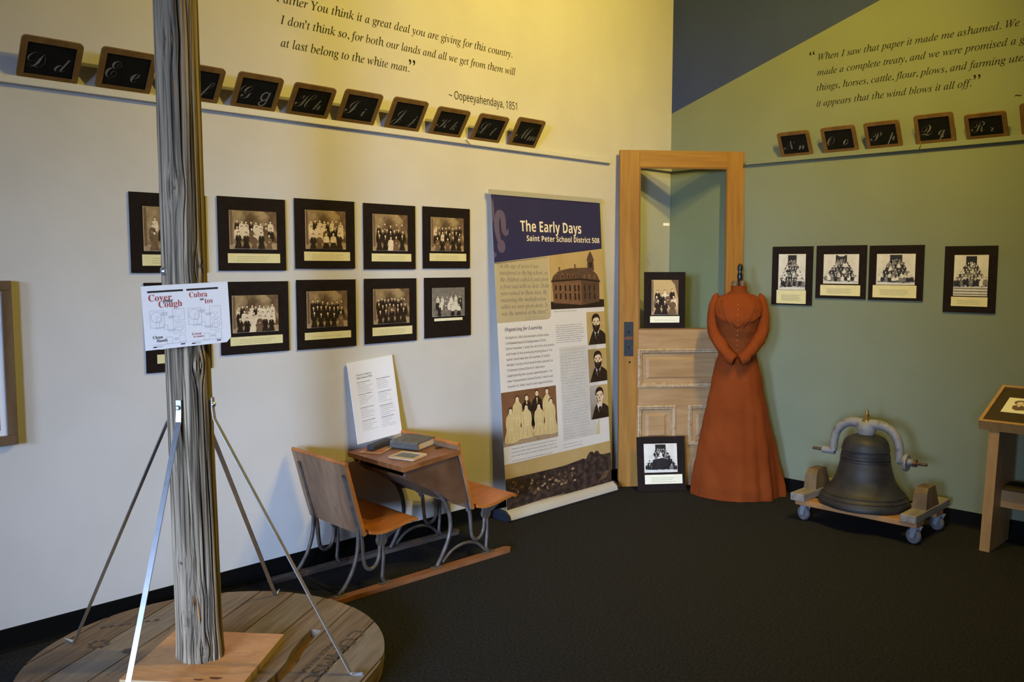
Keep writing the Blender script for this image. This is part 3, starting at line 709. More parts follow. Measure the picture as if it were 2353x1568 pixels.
for t, x_, y_, z_, sz_, w_, mm_ in (('Cover', .020, .150, 0, .030, .073, M_RED), ('Cough', .050, .129, 0, .030, .075, M_RED), ('Cubra', .150, .154, 0, .025, .060, M_RED), ('tos', .200, .132, 0, .025, .027, M_RED), ('Lávese', .150, .034, 0, .012, .032, M_RED), ('las manos', .154, .026, 0, .009, .034, M_RED),
                               ('your', .065, .144, .0003, .017, .032, M_BLK), ('su', .184, .143, .0003, .014, None, M_BLK), ('Clean', .025, .034, 0, .013, .031, M_BLK), ('Hands', .036, .023, 0, .013, .034, M_BLK)):
    m = MB(); m.text(t, 'b', (x_, y_, Z+z_), U, V, size=sz_, width=w_); obj('heading_word', m, mm_, nt_, smooth=0)
for x0, x1, y0, y1 in ((.018, .131, .176, .182), (.142, .248, .176, .182), (.024, .036, .006, .0095), (.148, .160, .006, .0095), (.112, .126, .008, .0115), (.233, .247, .008, .0115)):
    obj('black_bar', MB().box(x0, x1, y0, y1, Z-.0004, Z), M_BLK, nt_, smooth=0)
m = MB(); rnd = random.Random(2)
def ring(cx, cy, r, t=.0005, n=24, a0=0, a1=2*pi):
    pts = []
    for i in range(n):
        a, b = a0+(a1-a0)*i/n, a0+(a1-a0)*(i+1)/n
        m.add([(cx+r*cos(a), cy+r*sin(a), Z), (cx+r*cos(b), cy+r*sin(b), Z), (cx+(r+t)*cos(b), cy+(r+t)*sin(b), Z), (cx+(r+t)*cos(a), cy+(r+t)*sin(a), Z)], [(0, 1, 2, 3)])
def line(x0, y0, x1, y1, t=.0003):
    d_ = Vector((x1-x0, y1-y0)).normalized(); n_ = Vector((-d_.y, d_.x))*t
    m.add([(x0-n_.x, y0-n_.y, Z), (x1-n_.x, y1-n_.y, Z), (x1+n_.x, y1+n_.y, Z), (x0+n_.x, y0+n_.y, Z)], [(0, 1, 2, 3)])
def rect(a, b, c, e):
    line(a, c, b, c); line(b, c, b, e); line(b, e, a, e); line(a, e, a, c)
for ox in (0, .122):
    rect(.020+ox, .064+ox, .068, .120); ring(.040+ox, .100, .016, .0007); ring(.048+ox, .091, .008, .0006); line(.040+ox, .086, .036+ox, .073); line(.050+ox, .084, .046+ox, .070); line(.04+ox, .10, .045+ox, .106)
    rect(.092+ox, .130+ox, .086, .122); ring(.112+ox, .108, .012, .0003); ring(.111+ox, .099, .005, .0003); line(.108+ox, .094, .112+ox, .088)
    rect(.092+ox, .130+ox, .045, .080); ring(.111+ox, .064, .013, .0006); ring(.111+ox, .059, .010, .0006, 12, .3, 2.84); ring(.111+ox, .058, .006, .0004)
    rect(.062+ox, .074+ox, .060, .074)
    rect(.068+ox, .086+ox, .015, .036); rect(.108+ox, .128+ox, .016, .038); line(.024+ox, .0145, .134+ox, .0145)
    for x0, x1, y0, n in ((.056, .078, .104, 4), (.078, .100, .094, 3), (.034, .062, .064, 2), (.074, .100, .053, 3), (.092, .106, .024, 3), (.038, .056, .0065, 2)):
        wordlines(m, x0+ox, x1+ox, [y0+.0028*k for k in range(n)], .0014, Z, rnd, 0, .1, .01)
obj('drawing_print', m, M_LINE, nt_, smooth=0)

# ------------------------------------------------------------------ roll-up banner
def BP(u, v, off=0.0):     # point on the banner: u across, v = height
    return Vector((.115-.0466*(v-.06)+off, -1.675-.026*v+u, v))
BW = .925
bn = thing('roll_up_banner', 'tall roll-up banner titled The Early Days standing against the cream wall', 'banner', Matrix.Translation((.11, -1.2, 0)))
m = MB()
prof = [(-.062, .002), (.050, .002), (.058, .010), (.050, .034), (.020, .055), (-.030, .060), (-.060, .045), (-.066, .020)]
m.extrude([(.103+x, -1.690, z) for x, z in prof], (0, .946, 0)); obj('base_cassette', m, M_CASS, bn, 'W', 50)
for y in (-1.706, -.744):
    m = MB(); m.extrude([(.103+x*1.06, y, max(.001, z*1.05-.001)) for x, z in prof], (0, .016, 0)); obj('end_cap', m, M_DARKP, bn, 'W', 0)
m = MB(); m.extrude([BP(-.012, 1.785, -.004), BP(-.012, 1.785, .006), BP(-.012, 1.812, .008), BP(-.012, 1.812, -.006)], BP(BW+.012, 1.785)-BP(-.012, 1.785)); obj('top_rail', m, M_ALU, bn, 'W', 0)
m = MB(); N = 24; vs = []; fs = []
for k in range(N+1):
    v = .045+(1.79-.045)*k/N
    for u in (0, BW):
        for of in (-.0008, 0): vs.append(BP(u, v, of))
for k in range(N):
    a = 4*k; fs += [(a+1, a+3, a+7, a+5), (a, a+4, a+6, a+2), (a+1, a+5, a+4, a), (a+3, a+2, a+6, a+7)]
m.add(vs, fs); gp = obj('graphic_panel', m, M_BANW, bn, 'W', 0)
sup = MB(); sup.tube([(.075, -1.21, .04), BP(.46, 1.79, -.012)], .007, 8); obj('support_pole', sup, M_ALU, bn, 'W', 40)
def bq(m, pts, lv=1, mi=0): m.poly([BP(u, v, .0006*lv) for u, v in pts], mi)
def chk(pts, n=2):
    pts = [Vector(p) for p in pts]
    for _ in range(n):
        q = []
        for a, b in zip(pts, pts[1:]+pts[:1]): q += [a*.75+b*.25, a*.25+b*.75]
        pts = q
    return pts
BU = BP(1, 0)-BP(0, 0); BV = (BP(0, 1)-BP(0, 0))
m = MB(); bq(m, [(0, 1.418), (BW, 1.507), (BW, 1.788), (0, 1.788)]); 
vv = MB()
obj('header_band', m, M_NAVY, gp, 'W', 0)
m = MB()      # curled ornament on the header
def thick(pts, w, lv=2):
    pts = [Vector(p) for p in pts]; ww = w if isinstance(w, list) else [w]*len(pts)
    for _ in range(3):
        q = [pts[0]]; qw = [ww[0]]
        for a, b, wa, wb in zip(pts, pts[1:], ww, ww[1:]): q += [a*.75+b*.25, a*.25+b*.75]; qw += [wa*.75+wb*.25, wa*.25+wb*.75]
        pts = q+[pts[-1]]; ww = qw+[ww[-1]]
    L = []; R = []
    for i, p in enumerate(pts):
        t = (pts[min(i+1, len(pts)-1)]-pts[max(i-1, 0)]).normalized(); q = Vector((-t.y, t.x))*ww[i]; L.append(p+q); R.append(p-q)
    for i in range(len(pts)-1): bq(m, [L[i], R[i], R[i+1], L[i+1]], lv)
thick([(.045, 1.535), (.030, 1.60), (.033, 1.655), (.050, 1.685), (.075, 1.685), (.085, 1.655), (.083, 1.60), (.095, 1.578), (.112, 1.582), (.117, 1.605)], [.014, .019, .020, .020, .020, .020, .018, .017, .012, .002])
bq(m, [(.060+.030*cos(a), 1.508+.036*sin(a)) for a in [2*pi*i/20 for i in range(20)]], 2)
bq(m, [(.0, 1.775), (.016, 1.74), (.020, 1.70), (.012, 1.65), (0, 1.63)], 2)
bq(m, [(.0, 1.445), (.018, 1.452), (.02, 1.468), (0, 1.478)], 2)
obj('header_ornament', m, M_PURPLE, gp, 'W', 0)
m = MB()
m.text('The Early Days', 'sb', BP(.2155, 1.594, .0014), BU, BV, size=.083, width=.522)
m.text('Saint Peter School District 508', 'sb', BP(.262, 1.541, .0014), BU, BV, size=.043, width=.642)
obj('title_lettering', m, M_TITLE, gp, 'W', 0)
m = MB(); bq(m, [(0, 1.090)]+[(.434-.03+.03*sin(a), 1.095+.03-.03*cos(a)) for a in [pi/2*i/6 for i in range(7)]]+[(.434, 1.459), (0, 1.417)])
bq(m, [(.434, 1.459), (.434, 1.51), (.0, 1.51)][:0] or [(0, 1.41), (.434, 1.45), (.44, 1.455), (0, 1.4165)]); obj('quotation_panel', m, M_TAN, gp, 'W', 0)
m = MB(); z0 = 1.389
for k, t in enumerate(('\u201cAt the age of seven I was', 'transferred to the big school, as', 'the children called it, and given', 'a front seat with no desk. Desks', 'were earned in those days. By', 'mastering the multiplication', 'tables we were given desks. It', 'was the survival of the fittest.\u201d')):
    m.text(t, 'bi' if False else 'it', BP(.036-(.012 if k == 0 else 0), z0-.0371*k, .0014), BU, BV, size=.0335, width=(.325, .385, .39, .395, .372, .362, .372, .372)[k])
obj('quotation_lettering', m, M_TEXTG, gp, 'W', 0)
# photograph of the school
m = MB(); bq(m, [(.437, 1.150), (.925, 1.150), (.925, 1.507), (.437, 1.460)], 1, 0)
bq(m, [(.437, 1.150), (.925, 1.150), (.925, 1.196), (.88, 1.20), (.70, 1.185), (.437, 1.195)], 2, 3)
bq(m, [(.462, 1.187), (.715, 1.168), (.715, 1.318), (.455, 1.312)], 3, 1); bq(m, [(.715, 1.168), (.880, 1.185), (.885, 1.308), (.715, 1.318)], 3, 2)
bq(m, [(.447, 1.310), (.715, 1.322), (.893, 1.306), (.866, 1.350), (.80, 1.392), (.62, 1.388), (.515, 1.372), (.470, 1.345)], 4, 2)
bq(m, [(.447, 1.308), (.715, 1.318), (.893, 1.303), (.893, 1.311), (.715, 1.328), (.447, 1.316)], 5, 3)
for u in (.50, .545, .60, .65): bq(m, [(u-.014, 1.328), (u+.014, 1.329), (u+.014, 1.352), (u, 1.363), (u-.014, 1.351)], 5, 1); bq(m, [(u-.006, 1.330), (u+.006, 1.330), (u+.006, 1.350), (u-.006, 1.350)], 6, 3)
for u in (.745, .79, .84): bq(m, [(u-.010, 1.325), (u+.010, 1.324), (u+.010, 1.345), (u, 1.356), (u-.010, 1.346)], 5, 1)
for r_, (za, zb) in enumerate(((1.212, 1.240), (1.262, 1.288))):
    for u in (.485, .525, .57, .61, .655, .69): bq(m, [(u-.007, za-(u-.46)*.06), (u+.007, za-(u-.46)*.06), (u+.007, zb), (u-.007, zb)], 4, 3)
    for u in (.745, .79, .835): bq(m, [(u-.006, za-.01), (u+.006, za-.01), (u+.006, zb), (u-.006, zb)], 4, 3)
bq(m, [(.775, 1.375), (.840, 1.375), (.836, 1.43), (.843, 1.436), (.830, 1.462), (.812, 1.489), (.806, 1.489), (.786, 1.462), (.772, 1.436), (.779, 1.43)], 5, 2); bq(m, [(.793, 1.39), (.822, 1.39), (.822, 1.425), (.793, 1.425)], 6, 3)
bq(m, [(.515, 1.365), (.53, 1.366), (.53, 1.395), (.515, 1.394)], 5, 1); bq(m, [(.655, 1.385), (.672, 1.385), (.672, 1.412), (.655, 1.412)], 5, 1)
obj('school_photo', m, [M_TANP, M_BRICKP, M_ROOFP, M_SEPD], gp, 'W', 0)
# portraits: 0 ground 1 dark coat/hair 2 skin 3 white shirt
def portrait(v0, v1, beard, turn):
    m = MB(); u0, u1 = .751, .925; W, H = u1-u0, v1-v0
    P = lambda a, b: (u0+a*W, v0+b*H)
    bq(m, [P(0, 0), P(1, 0), P(1, 1), P(0, 1)], 1, 0)
    bq(m, [P(.05, 0), P(1, 0), P(1, .28)]+chk([P(.95, .35), P(.78, .42), P(.62, .47), P(.50, .44), P(.36, .45), P(.26, .36), P(.16, .20)])[1:22], 2, 1) if False else bq(m, [P(.05, 0), P(1, 0), P(1, .28), P(.93, .35), P(.78, .42), P(.62, .47), P(.36, .45), P(.27, .37), P(.16, .20)], 2, 1)
    bq(m, [P(.36, .46), P(.50, .08), P(.68, .48)], 3, 3); bq(m, [P(.43, .32), P(.5, .05), P(.6, .34), P(.52, .38)], 4, 1)
    cx = .50+.03*turn
    E = lambda x, y, rx, ry, lv, c, n=22, a0=0, a1=2*pi: bq(m, [P(x+rx*cos(a0+(a1-a0)*i/n), y+ry*sin(a0+(a1-a0)*i/n)) for i in range(n if a1-a0 > 6 else n+1)], lv, c)
    f = cx-.02*turn
    bq(m, [P(f-.09, .56), P(f-.07, .40), P(f+.11, .40), P(f+.12, .56)], 4, 2)
    E(f, .67, .205, .215, 5, 2); E(f-.225*turn, .655, .03, .055, 4, 2, 10); E(f+.21, .645, .03, .055, 4, 2, 10)
    bq(m, chk([P(f-.225, .66), P(f-.235, .78), P(f-.18, .90), P(f-.03, .955), P(f+.13, .93), P(f+.215, .83), P(f+.225, .68), P(f+.185, .70), P(f+.165, .79), P(f+.06, .835), P(f-.06, .815), P(f-.15, .79), P(f-.185, .70)]), 6, 1)
    for sx in (-1, 1):
        bq(m, [P(f+sx*.145, .708), P(f+sx*.05, .705), P(f+sx*.05, .720), P(f+sx*.10, .730), P(f+sx*.15, .720)], 6, 1)
        E(f+sx*.095, .682, .034, .013, 6, 4, 10); E(f+sx*.095, .682, .014, .012, 7, 1, 8)
    bq(m, [P(f-.012, .68), P(f-.035, .60), P(f+.0, .59), P(f+.035, .60)], 6, 4); bq(m, [P(f-.20, .66), P(f-.13, .50), P(f-.05, .46), P(f-.11, .56), P(f-.14, .66)], 6, 4)
    if beard:
        bq(m, chk([P(f-.205, .66), P(f-.17, .615), P(f-.08, .585), P(f, .592), P(f+.08, .585), P(f+.17, .615), P(f+.205, .66), P(f+.195, .53), P(f+.12, .42), P(f+.03, .36), P(f-.05, .36), P(f-.13, .42), P(f-.195, .53)]), 7, 1)
        E(f, .545, .055, .016, 8, 4, 10)
    else: bq(m, [P(f-.065, .545), P(f, .555), P(f+.065, .545), P(f+.04, .525), P(f-.04, .525)], 6, 4); bq(m, [P(f-.065, .543), P(f+.065, .543), P(f+.0, .537)], 7, 1)
    obj('portrait_photo', m, [M_TANP, M_SEPD, M_SEPF, M_BANW, M_SEPM], gp, 'W', 0)
portrait(.923, 1.123, True, -1); portrait(.694, .896, True, 0); portrait(.466, .672, False, 1)
m = MB(); m.text('Organizing for Learning', 'bi', BP(.054, 1.043, .0014), BU, BV, size=.030, width=.30)
obj('heading_lettering', m, M_TEXTB, gp, 'W', 0)
m = MB()
for k, (t, w_) in enumerate((('On April 14, 1865 the members of the newly', .355), ('constituted board of Independent School', .325), ('District Number 1 asked for all of the documents', .392), ('and funds of the previously existing board. The', .375), ('earlier board was one of a number of similar', .355), ('Nicollet County school boards that operated as', .378), ('\u201cCommon School Districts\u201d that were', .305), ('supervised by the county superintendent. The', .368), ('new \u201cIndependent School District,\u201d which was', .372), ('based in St. Peter, had its own superintendent.', .368))):
    m.text(t, 'sn', BP(.055, 1.000-.0300*k, .0014), BU, BV, size=.0185, width=w_)
obj('body_lettering', m, M_TEXTG, gp, 'W', 0)
# old handwritten letter, small print and captions
m = MB(); bq(m, [(.492, .372), (.832, .372), (.832, .925), (.492, .925)], 1, 0); bq(m, [(.785, .372), (.832, .372), (.832, .47), (.81, .43)], 2, 1)
obj('letter_reproduction', m, [M_LETTER, M_LETTERE], gp, 'W', 0)
def bwords(m, u0, u1, vs, ht, lv, rnd, ragged=.15, mi=0, wl=(.010, .03), gap=.006, jit=0):
    for v in vs:
        ue = u1-rnd.uniform(0, ragged)*(u1-u0); u = u0
        while u < ue:
            l = rnd.uniform(*wl); j = rnd.uniform(-jit, jit)
            bq(m, [(u, v+j), (min(u+l, ue), v+j), (min(u+l, ue), v+j+ht*rnd.uniform(.6, 1.2)), (u, v+j+ht*rnd.uniform(.6, 1.2))], lv, mi); u += l+gap
rnd = random.Random(4)
m = MB(); bwords(m, .505, .735, [.905-.0178*k for k in range(30)], .0035, 3, rnd, .1, 0, (.006, .03), .007, .002); obj('handwriting_print', m, M_TEXTL, gp, 'W', 0)
for nm_, args in (('paragraph_print', [(.472, .728, [1.052-.0124*k for k in range(9)], .0042)]), ('photo_caption_print', [(.06, .435, [.386, .366, .346], .0048)]), ('photo_caption_print', [(.06, .43, [.318], .0048), (.06, .20, [.300], .0048)]),
                  ('letter_caption_print', [(.492, .665, [.348, .330], .004)]), ('school_caption_print', [(.46, .68, [1.134], .004)]), ('quotation_credit_print', [(.22, .40, [1.112, 1.1], .0035)])):
    m = MB()
    for a in args: bwords(m, *a, 2, rnd, .12, 0, (.005, .018), .004)
    obj(nm_, m, M_SMALL, gp, 'W', 0)
# group photograph on the banner
m = MB(); g0, g1, h0, h1 = -.0, .447, .407, .708
G = lambda a, b: (g0+a*(g1-g0), h0+b*(h1-h0))
bq(m, [G(0, 0), G(1, 0), G(1, 1), G(0, 1)], 1, 0); bq(m, [G(0, 0), G(1, 0), G(1, .14), G(0, .10)], 2, 3)
def gfig(x, top, sh, wd_, foot, c, lv, hair=1):
    bq(m, chk([G(x-.025, sh+.06), G(x-.045, sh+.01), G(x-.078*wd_, sh-.02), G(x-.095*wd_, sh-.16), G(x-.075*wd_, sh-.27), G(x-.125*wd_, foot+.08), G(x-.125*wd_, foot), G(x, foot-.02), G(x+.125*wd_, foot), G(x+.125*wd_, foot+.08), G(x+.075*wd_, sh-.27), G(x+.095*wd_, sh-.16), G(x+.078*wd_, sh-.02), G(x+.045, sh+.01), G(x+.025, sh+.06)]), lv, c)
    if c == 2:
        for k in (-1, 0, 1):
            a, b = x+k*.045*wd_, x+k*.085*wd_; bq(m, [G(a, sh-.24), G(a+.004, sh-.24), G(b+.010, foot+.03), G(b-.006, foot+.03)], lv+1, 5)
        for k in (-1, 1): bq(m, [G(x+k*.065*wd_, sh-.06), G(x+k*.060*wd_, sh-.06), G(x+k*.045*wd_, sh-.26), G(x+k*.055*wd_, sh-.26)], lv+1, 5)
        bq(m, chk([G(x-.05*wd_, sh-.24), G(x, sh-.265), G(x+.05*wd_, sh-.24), G(x, sh-.29)], 1), lv+1, 4)
    else: bq(m, [G(x-.014, sh+.02), G(x+.014, sh+.02), G(x, sh-.12)], lv+1, 2)
    bq(m, [G(x+.036*cos(a), top-.040+.052*sin(a)) for a in [2*pi*i/14 for i in range(14)]], lv+1, 1)
    bq(m, [G(x+.029*cos(a), top-.062+.050*sin(a)) for a in [2*pi*i/14 for i in range(14)]], lv+2, 4)
    bq(m, [G(x-.018, top-.055), G(x-.006, top-.055), G(x-.006, top-.062), G(x-.018, top-.062)], lv+3, 3); bq(m, [G(x+.006, top-.055), G(x+.018, top-.055), G(x+.018, top-.062), G(x+.006, top-.062)], lv+3, 3)
gfig(.27, .90, .76, 1, .1, 2, 3); gfig(.44, .90, .76, 1.05, .3, 1, 3); gfig(.63, .96, .80, 1.1, .3, 1, 3); gfig(.82, .97, .80, 1, .1, 2, 3)
gfig(.14, .70, .56, 1.0, .06, 2, 6); gfig(.42, .72, .60, 1.05, .10, 2, 6); gfig(.65, .70, .58, 1.0, .11, 2, 6); gfig(.88, .77, .64, .95, .09, 2, 6)
obj('group_photo', m, [M_GRPBG, M_SEPD, M_DRESSP, M_SEPG, M_SEPF, M_DRESSF], gp, 'W', 0)
# town view along the bottom
m = MB(); bq(m, [(0, .046), (BW, .046), (BW, .314), (0, .309)], 1, 0)
hill = [(0, .228), (.25, .226), (.48, .226), (.60, .236), (.66, .243), (.69, .235), (.71, .262), (.73, .274), (.755, .270), (.765, .258), (.785, .272), (.805, .268), (.82, .246), (.85, .240), (BW, .240)]
bq(m, [(0, .046), (BW, .046)]+hill[::-1], 2, 1)
rnd = random.Random(6)
for i in range(46):
    u, v = rnd.uniform(.03, .60), rnd.uniform(.10, .20); a, b = rnd.uniform(.008, .028), rnd.uniform(.006, .014)
    bq(m, [(u, v), (u+a, v), (u+a, v+b), (u+a*.5, v+b*1.5), (u, v+b)], 3, rnd.choice((2, 2, 3)))
bq(m, [(.0, .05), (.3, .05), (.5, .062), (.3, .064), (0, .056)], 3, 3)
bq(m, [(.80, .085), (.87, .09), (.92, .14), (.86, .13)], 3, 2)
obj('town_photo', m, [M_TANP, M_TOWNP, M_SEPM, M_SEPG], gp, 'W', 0)

# ------------------------------------------------------------------ school desk set
DA = atan2(.9995, .032)
dk = thing('school_desk', 'antique child school desk with iron legs and two wooden seats beside the wall', 'school desk', zrot(.444, -3.002, 0, DA))
W0, W1 = -.03, .41
IR, IL = -.002, .362
def slab(name, prof, th, w0, w1, m_, n=8, cut=None):
    """board following the profile (s,z) and th thick, between w0 and w1"""
    pts = [Vector(p) for p in prof]
    for _ in range(2):
        q = [pts[0]]
        for a, b in zip(pts, pts[1:]): q += [a*.75+b*.25, a*.25+b*.75]
        q.append(pts[-1]); pts = q
    lo = []
    for i, p in enumerate(pts):
        t = (pts[min(i+1, len(pts)-1)]-pts[max(i-1, 0)]).normalized(); lo.append(p-Vector((-t.y, t.x))*th)
    m = MB(); poly = pts+lo[::-1]
    m.extrude([(p.x, w0, p.y) for p in poly], (0, w1-w0, 0))
    o_ = obj(name, m, m_, dk, smooth=35); bv = o_; fix(o_); return o_
def seatset(s, nm):
    bk = slab('backrest', [(s+.040, .578), (s+.062, .50), (s+.088, .40), (s+.112, .315), (s+.128, .262)], .014, W0, W1, [M_BACKW, M_SEATW])
    # seat side of the backrest and its edges keep the orange varnish
    me = bk.data
    for p in me.polygons:
        if p.normal.x > -.5: p.material_index = 1
    cp = MB(); cp.tube([(s+.034, W0, .580), (s+.034, W1, .580)], .0085, 10); obj('backrest_cap', cp, M_SEATW, dk)
    slab('seat', [(s+.150, .274), (s+.20, .262), (s+.27, .268), (s+.34, .284), (s+.385, .290), (s+.402, .280)], .014, W0, W1, M_SEATW)
seatset(0, 'rear'); seatset(.605, 'front')
# desk top, pencil groove, ink well, book box
dt = slab('desktop', [(.320, .522), (.48, .537), (.642, .553)], .022, W0, W1, M_DESKW)
m = MB(); m.lathe([(.019, 0), (.015, .001)], 24, c=(.612, .085, .5515)); obj('inkwell_hole', m, M_HOLE, dt)
for w_ in (W0+.012, W1-.024):
    m = MB(); m.extrude([(.335, w_, .502), (.635, w_, .531), (.722, w_, .290), (.62, w_, .300), (.52, w_, .375), (.41, w_, .430), (.36, w_, .465)], (0, .012, 0)); fix(obj('side_panel', m, M_BOXW, dk, smooth=0))
m = MB(); m.extrude([(.41, W0+.024, .436), (.62, W0+.024, .306), (.625, W0+.024, .316), (.415, W0+.024, .446)], (0, W1-W0-.048, 0)); fix(obj('book_box_floor', m, M_BOXW, dk, smooth=0))
def iron(name, pts, r, w_, fl_=None, sm=2):
    m = MB(); m.tube([(s, w_, z) for s, z in pts], r, 8, smooth=sm, upv=(0, 1, 0)); return obj(name, m, M_IRON, dk, smooth=50)
for w_ in (IR, IL):
    for s in (0, .605):
        iron('back_bracket', [(s+.036, .530), (s+.058, .47), (s+.082, .37), (s+.105, .29), (s+.122, .24), (s+.128, .16), (s+.135, .115), (s+.160, .096), (s+.190, .105), (s+.210, .14), (s+.213, .20), (s+.225, .245)], [.010]*5+[.009]*7, w_)
        iron('front_leg', [(s+.222, .235), (s+.232, .16), (s+.228, .08), (s+.222, .045), (s+.240, .022)], .0085, w_)
        m = MB(); m.lathe([(.026, -.008), (.028, -.004), (.028, .004), (.026, .008)], 20, c=(s+.222, w_, .215), axis='y'); m.extrude([(s+.20, w_-.006, .225), (s+.245, w_-.006, .215), (s+.35, w_-.006, .268), (s+.20, w_-.006, .255)], (0, .012, 0))
        obj('seat_hinge', m, M_IRON, dk)
    iron('rear_leg', [(.100, .30), (.105, .25), (.098, .18), (.075, .11), (.035, .05), (.005, .022)], .009, w_)
    iron('desk_leg', [(.350, .480), (.43, .440), (.52, .385), (.585, .31), (.612, .22), (.600, .14), (.560, .07), (.528, .024)], [.012, .012, .011, .010, .010, .010, .010, .010], w_)
    iron('arch_brace', [(.560, .035), (.62, .085), (.70, .100), (.77, .085), (.825, .035)], .0075, w_)
    iron('lower_rail', [(.70, .30), (.715, .25)], .010, w_, sm=0)
    rb = MB(); off = -.034 if w_ < .1 else -.006
    ya, yb = w_+off, w_+off+.046
    pts = [(-.11, ya), (.955, ya), (.972, ya+.010), (.978, (ya+yb)/2), (.972, yb-.010), (.955, yb), (-.11, yb)]
    rb.extrude([(x, y, .0) for x, y in pts], (0, 0, .019)); obj('floor_runner', rb, M_RUN if w_ < .1 else M_RUNB, dk, smooth=0)
    for s in (.008, .240, .530, .845):
        m = MB(); m.box(s-.032, s+.030, w_-.014, w_+.014, .0192, .0245, b=.002); obj('foot_plate', m, M_IRON, dk, smooth=0)
DM = ROOT[dk.name]
SLOPE = atan2(.031, .322)
def on_desk(s, w_, a=0, dz=0):
    z = .5235+(s-.32)*.0963+dz
    return DM @ Matrix.Translation((s, w_, z)) @ Matrix.Rotation(-SLOPE, 4, 'Y') @ Matrix.Rotation(a, 4, 'Z')
# white course list propped between desk and wall
Pbl = Vector((.052, -2.617, .552)); xdir = Vector((-.006, .262, .0195)); ydir = Vector((-.036, -.062, .385))
cl = thing('course_list_board', 'white board printed with courses of study leaning on wall behind the desk', 'sign', frame(Pbl, xdir, ydir))
CW, CH = .270, .392
obj('board', MB().box(0, CW, 0, CH, 0, .005), M_WHITE, cl, smooth=0)
m = MB(); m.text('Courses of study in', 'b', (.040, .322, .0056), (1, 0, 0), (0, 1, 0), size=.0125, width=.09); m.text('High School in 1893', 'b', (.040, .307, .0056), (1, 0, 0), (0, 1, 0), size=.0125, width=.092)
obj('heading_lettering', m, M_TEXTG, cl, smooth=0)
m = MB(); rnd = random.Random(12)
for x, tops in ((.040, (.288, .230, .165, .102)), (.155, (.288, .222, .155, .098))):
    for y in tops:
        wordlines(m, x, x+.082, [y], .004, .0056, rnd, 0, .05, .006)
        wordlines(m, x, x+.095, [y-.009*k for k in range(1, 6)], .0026, .0056, rnd, 1, .6, .006)
obj('course_lines', m, [M_TEXTG, M_TEXTL], cl, smooth=0)
# things lying on the desk
bk = thing('old_book', 'faded grey-blue cloth book lying on the school desk', 'book', on_desk(.560, .215, radians(12)))
m = MB(); m.box(-.060, .066, -.085, .085, .0, .004, b=.001); m.box(-.060, .066, -.085, .085, .034, .038, b=.001); m.extrude([(-.060, -.085, .0005), (-.067, -.085, .008), (-.067, -.085, .030), (-.060, -.085, .0375)], (0, .17, 0)); fix(obj('cover', m, M_BOOK, bk, smooth=0))
obj('pages', MB().box(-.058, .060, -.079, .079, .004, .034), M_PAGES, bk, smooth=0)
sb = thing('thin_leaflet', 'thin tan leaflet poking out beside the grey-blue book', 'leaflet', on_desk(.560, .355, radians(8)))
obj('leaflet', MB().box(-.085, .03, -.045, .030, .0, .0012), M_PAPERT, sb, smooth=0)
er = thing('eraser_block', 'dark block eraser resting on papers beside the white course list', 'eraser', on_desk(.450, .330, radians(12), .0030))
m = MB(); m.box(-.070, .070, -.022, .022, 0, .028, b=.006); obj('block', m, M_ERAS, er, smooth=0)
pp = thing('picture_papers', 'tan papers with a red picture under the dark eraser', 'paper', on_desk(.415, .315, radians(25)))
m = MB(); m.box(-.058, .060, -.062, .060, 0, .0013); obj('lower_sheet', m, M_PAPERT, pp, smooth=0)
m = MB(); m.X = Matrix.Rotation(.18, 4, 'Z'); m.box(-.050, .058, -.050, .052, .0014, .0026); obj('upper_sheet', m, M_PAPERR, pp, smooth=0)
ds = thing('writing_slate', 'small pale-framed grey slate lying flat at the desk edge', 'slate', on_desk(.435, .090, radians(14)))
m = MB(); o_, i_ = rrect(.105, .150, .008), None
N = len(o_); inn = [(max(-.052+.018, min(.052-.018, x)), max(-.075+.018, min(.075-.018, y))) for x, y in o_]
vs = [(x, y, 0) for x, y in o_]+[(x, y, .008) for x, y in o_]+[(x, y, .008) for x, y in inn]+[(x, y, .0045) for x, y in inn]
fs = []
for i in range(N):
    j = (i+1) % N
    fs += [(i, j, N+j, N+i), (N+i, N+j, 2*N+j, 2*N+i), (2*N+i, 2*N+j, 3*N+j, 3*N+i)]
m.add(vs, fs); obj('frame', m, M_PALEW, ds, smooth=0)
obj('slate_board', MB().box(-.036, .036, -.059, .059, .001, .0052), M_SLATEG, ds, smooth=0)

# ------------------------------------------------------------------ old door leaning in the corner
du = Vector((.628, .778, 0)); dv_ = Vector((-.033, .005, .999)).normalized()-du*.019
DW, DH, DT = .803, 2.122, .035
dr = thing('old_door', 'old wooden panelled door with a glass upper pane leaning in the corner', 'door', frame((.1015, -.662, .0015), du, dv_))
def dbox(name, x0, x1, y0, y1, m_, z0=-DT, z1=0, b=.002, par=dr): return obj(name, MB().box(x0, x1, y0, y1, z0, z1, b=b), m_, par, smooth=0)
GX0, GX1, GY0, GY1 = .124, .692, 1.000, 2.018
dbox('stile', 0, GX0, 0, DH, M_ORANGE); dbox('stile', GX1, DW, 0, DH, M_ORANGE)
dbox('top_rail', GX0, GX1, GY1, DH, M_ORANGEH); dbox('lock_rail', GX0, GX1, .875, GY0, M_DOORP); dbox('middle_rail', GX0, GX1, .515, .635, M_DOORP)
dbox('bottom_rail', GX0, GX1, 0, .262, M_DOORP); dbox('mullion', .365, .452, .262, .515, M_DOORP)
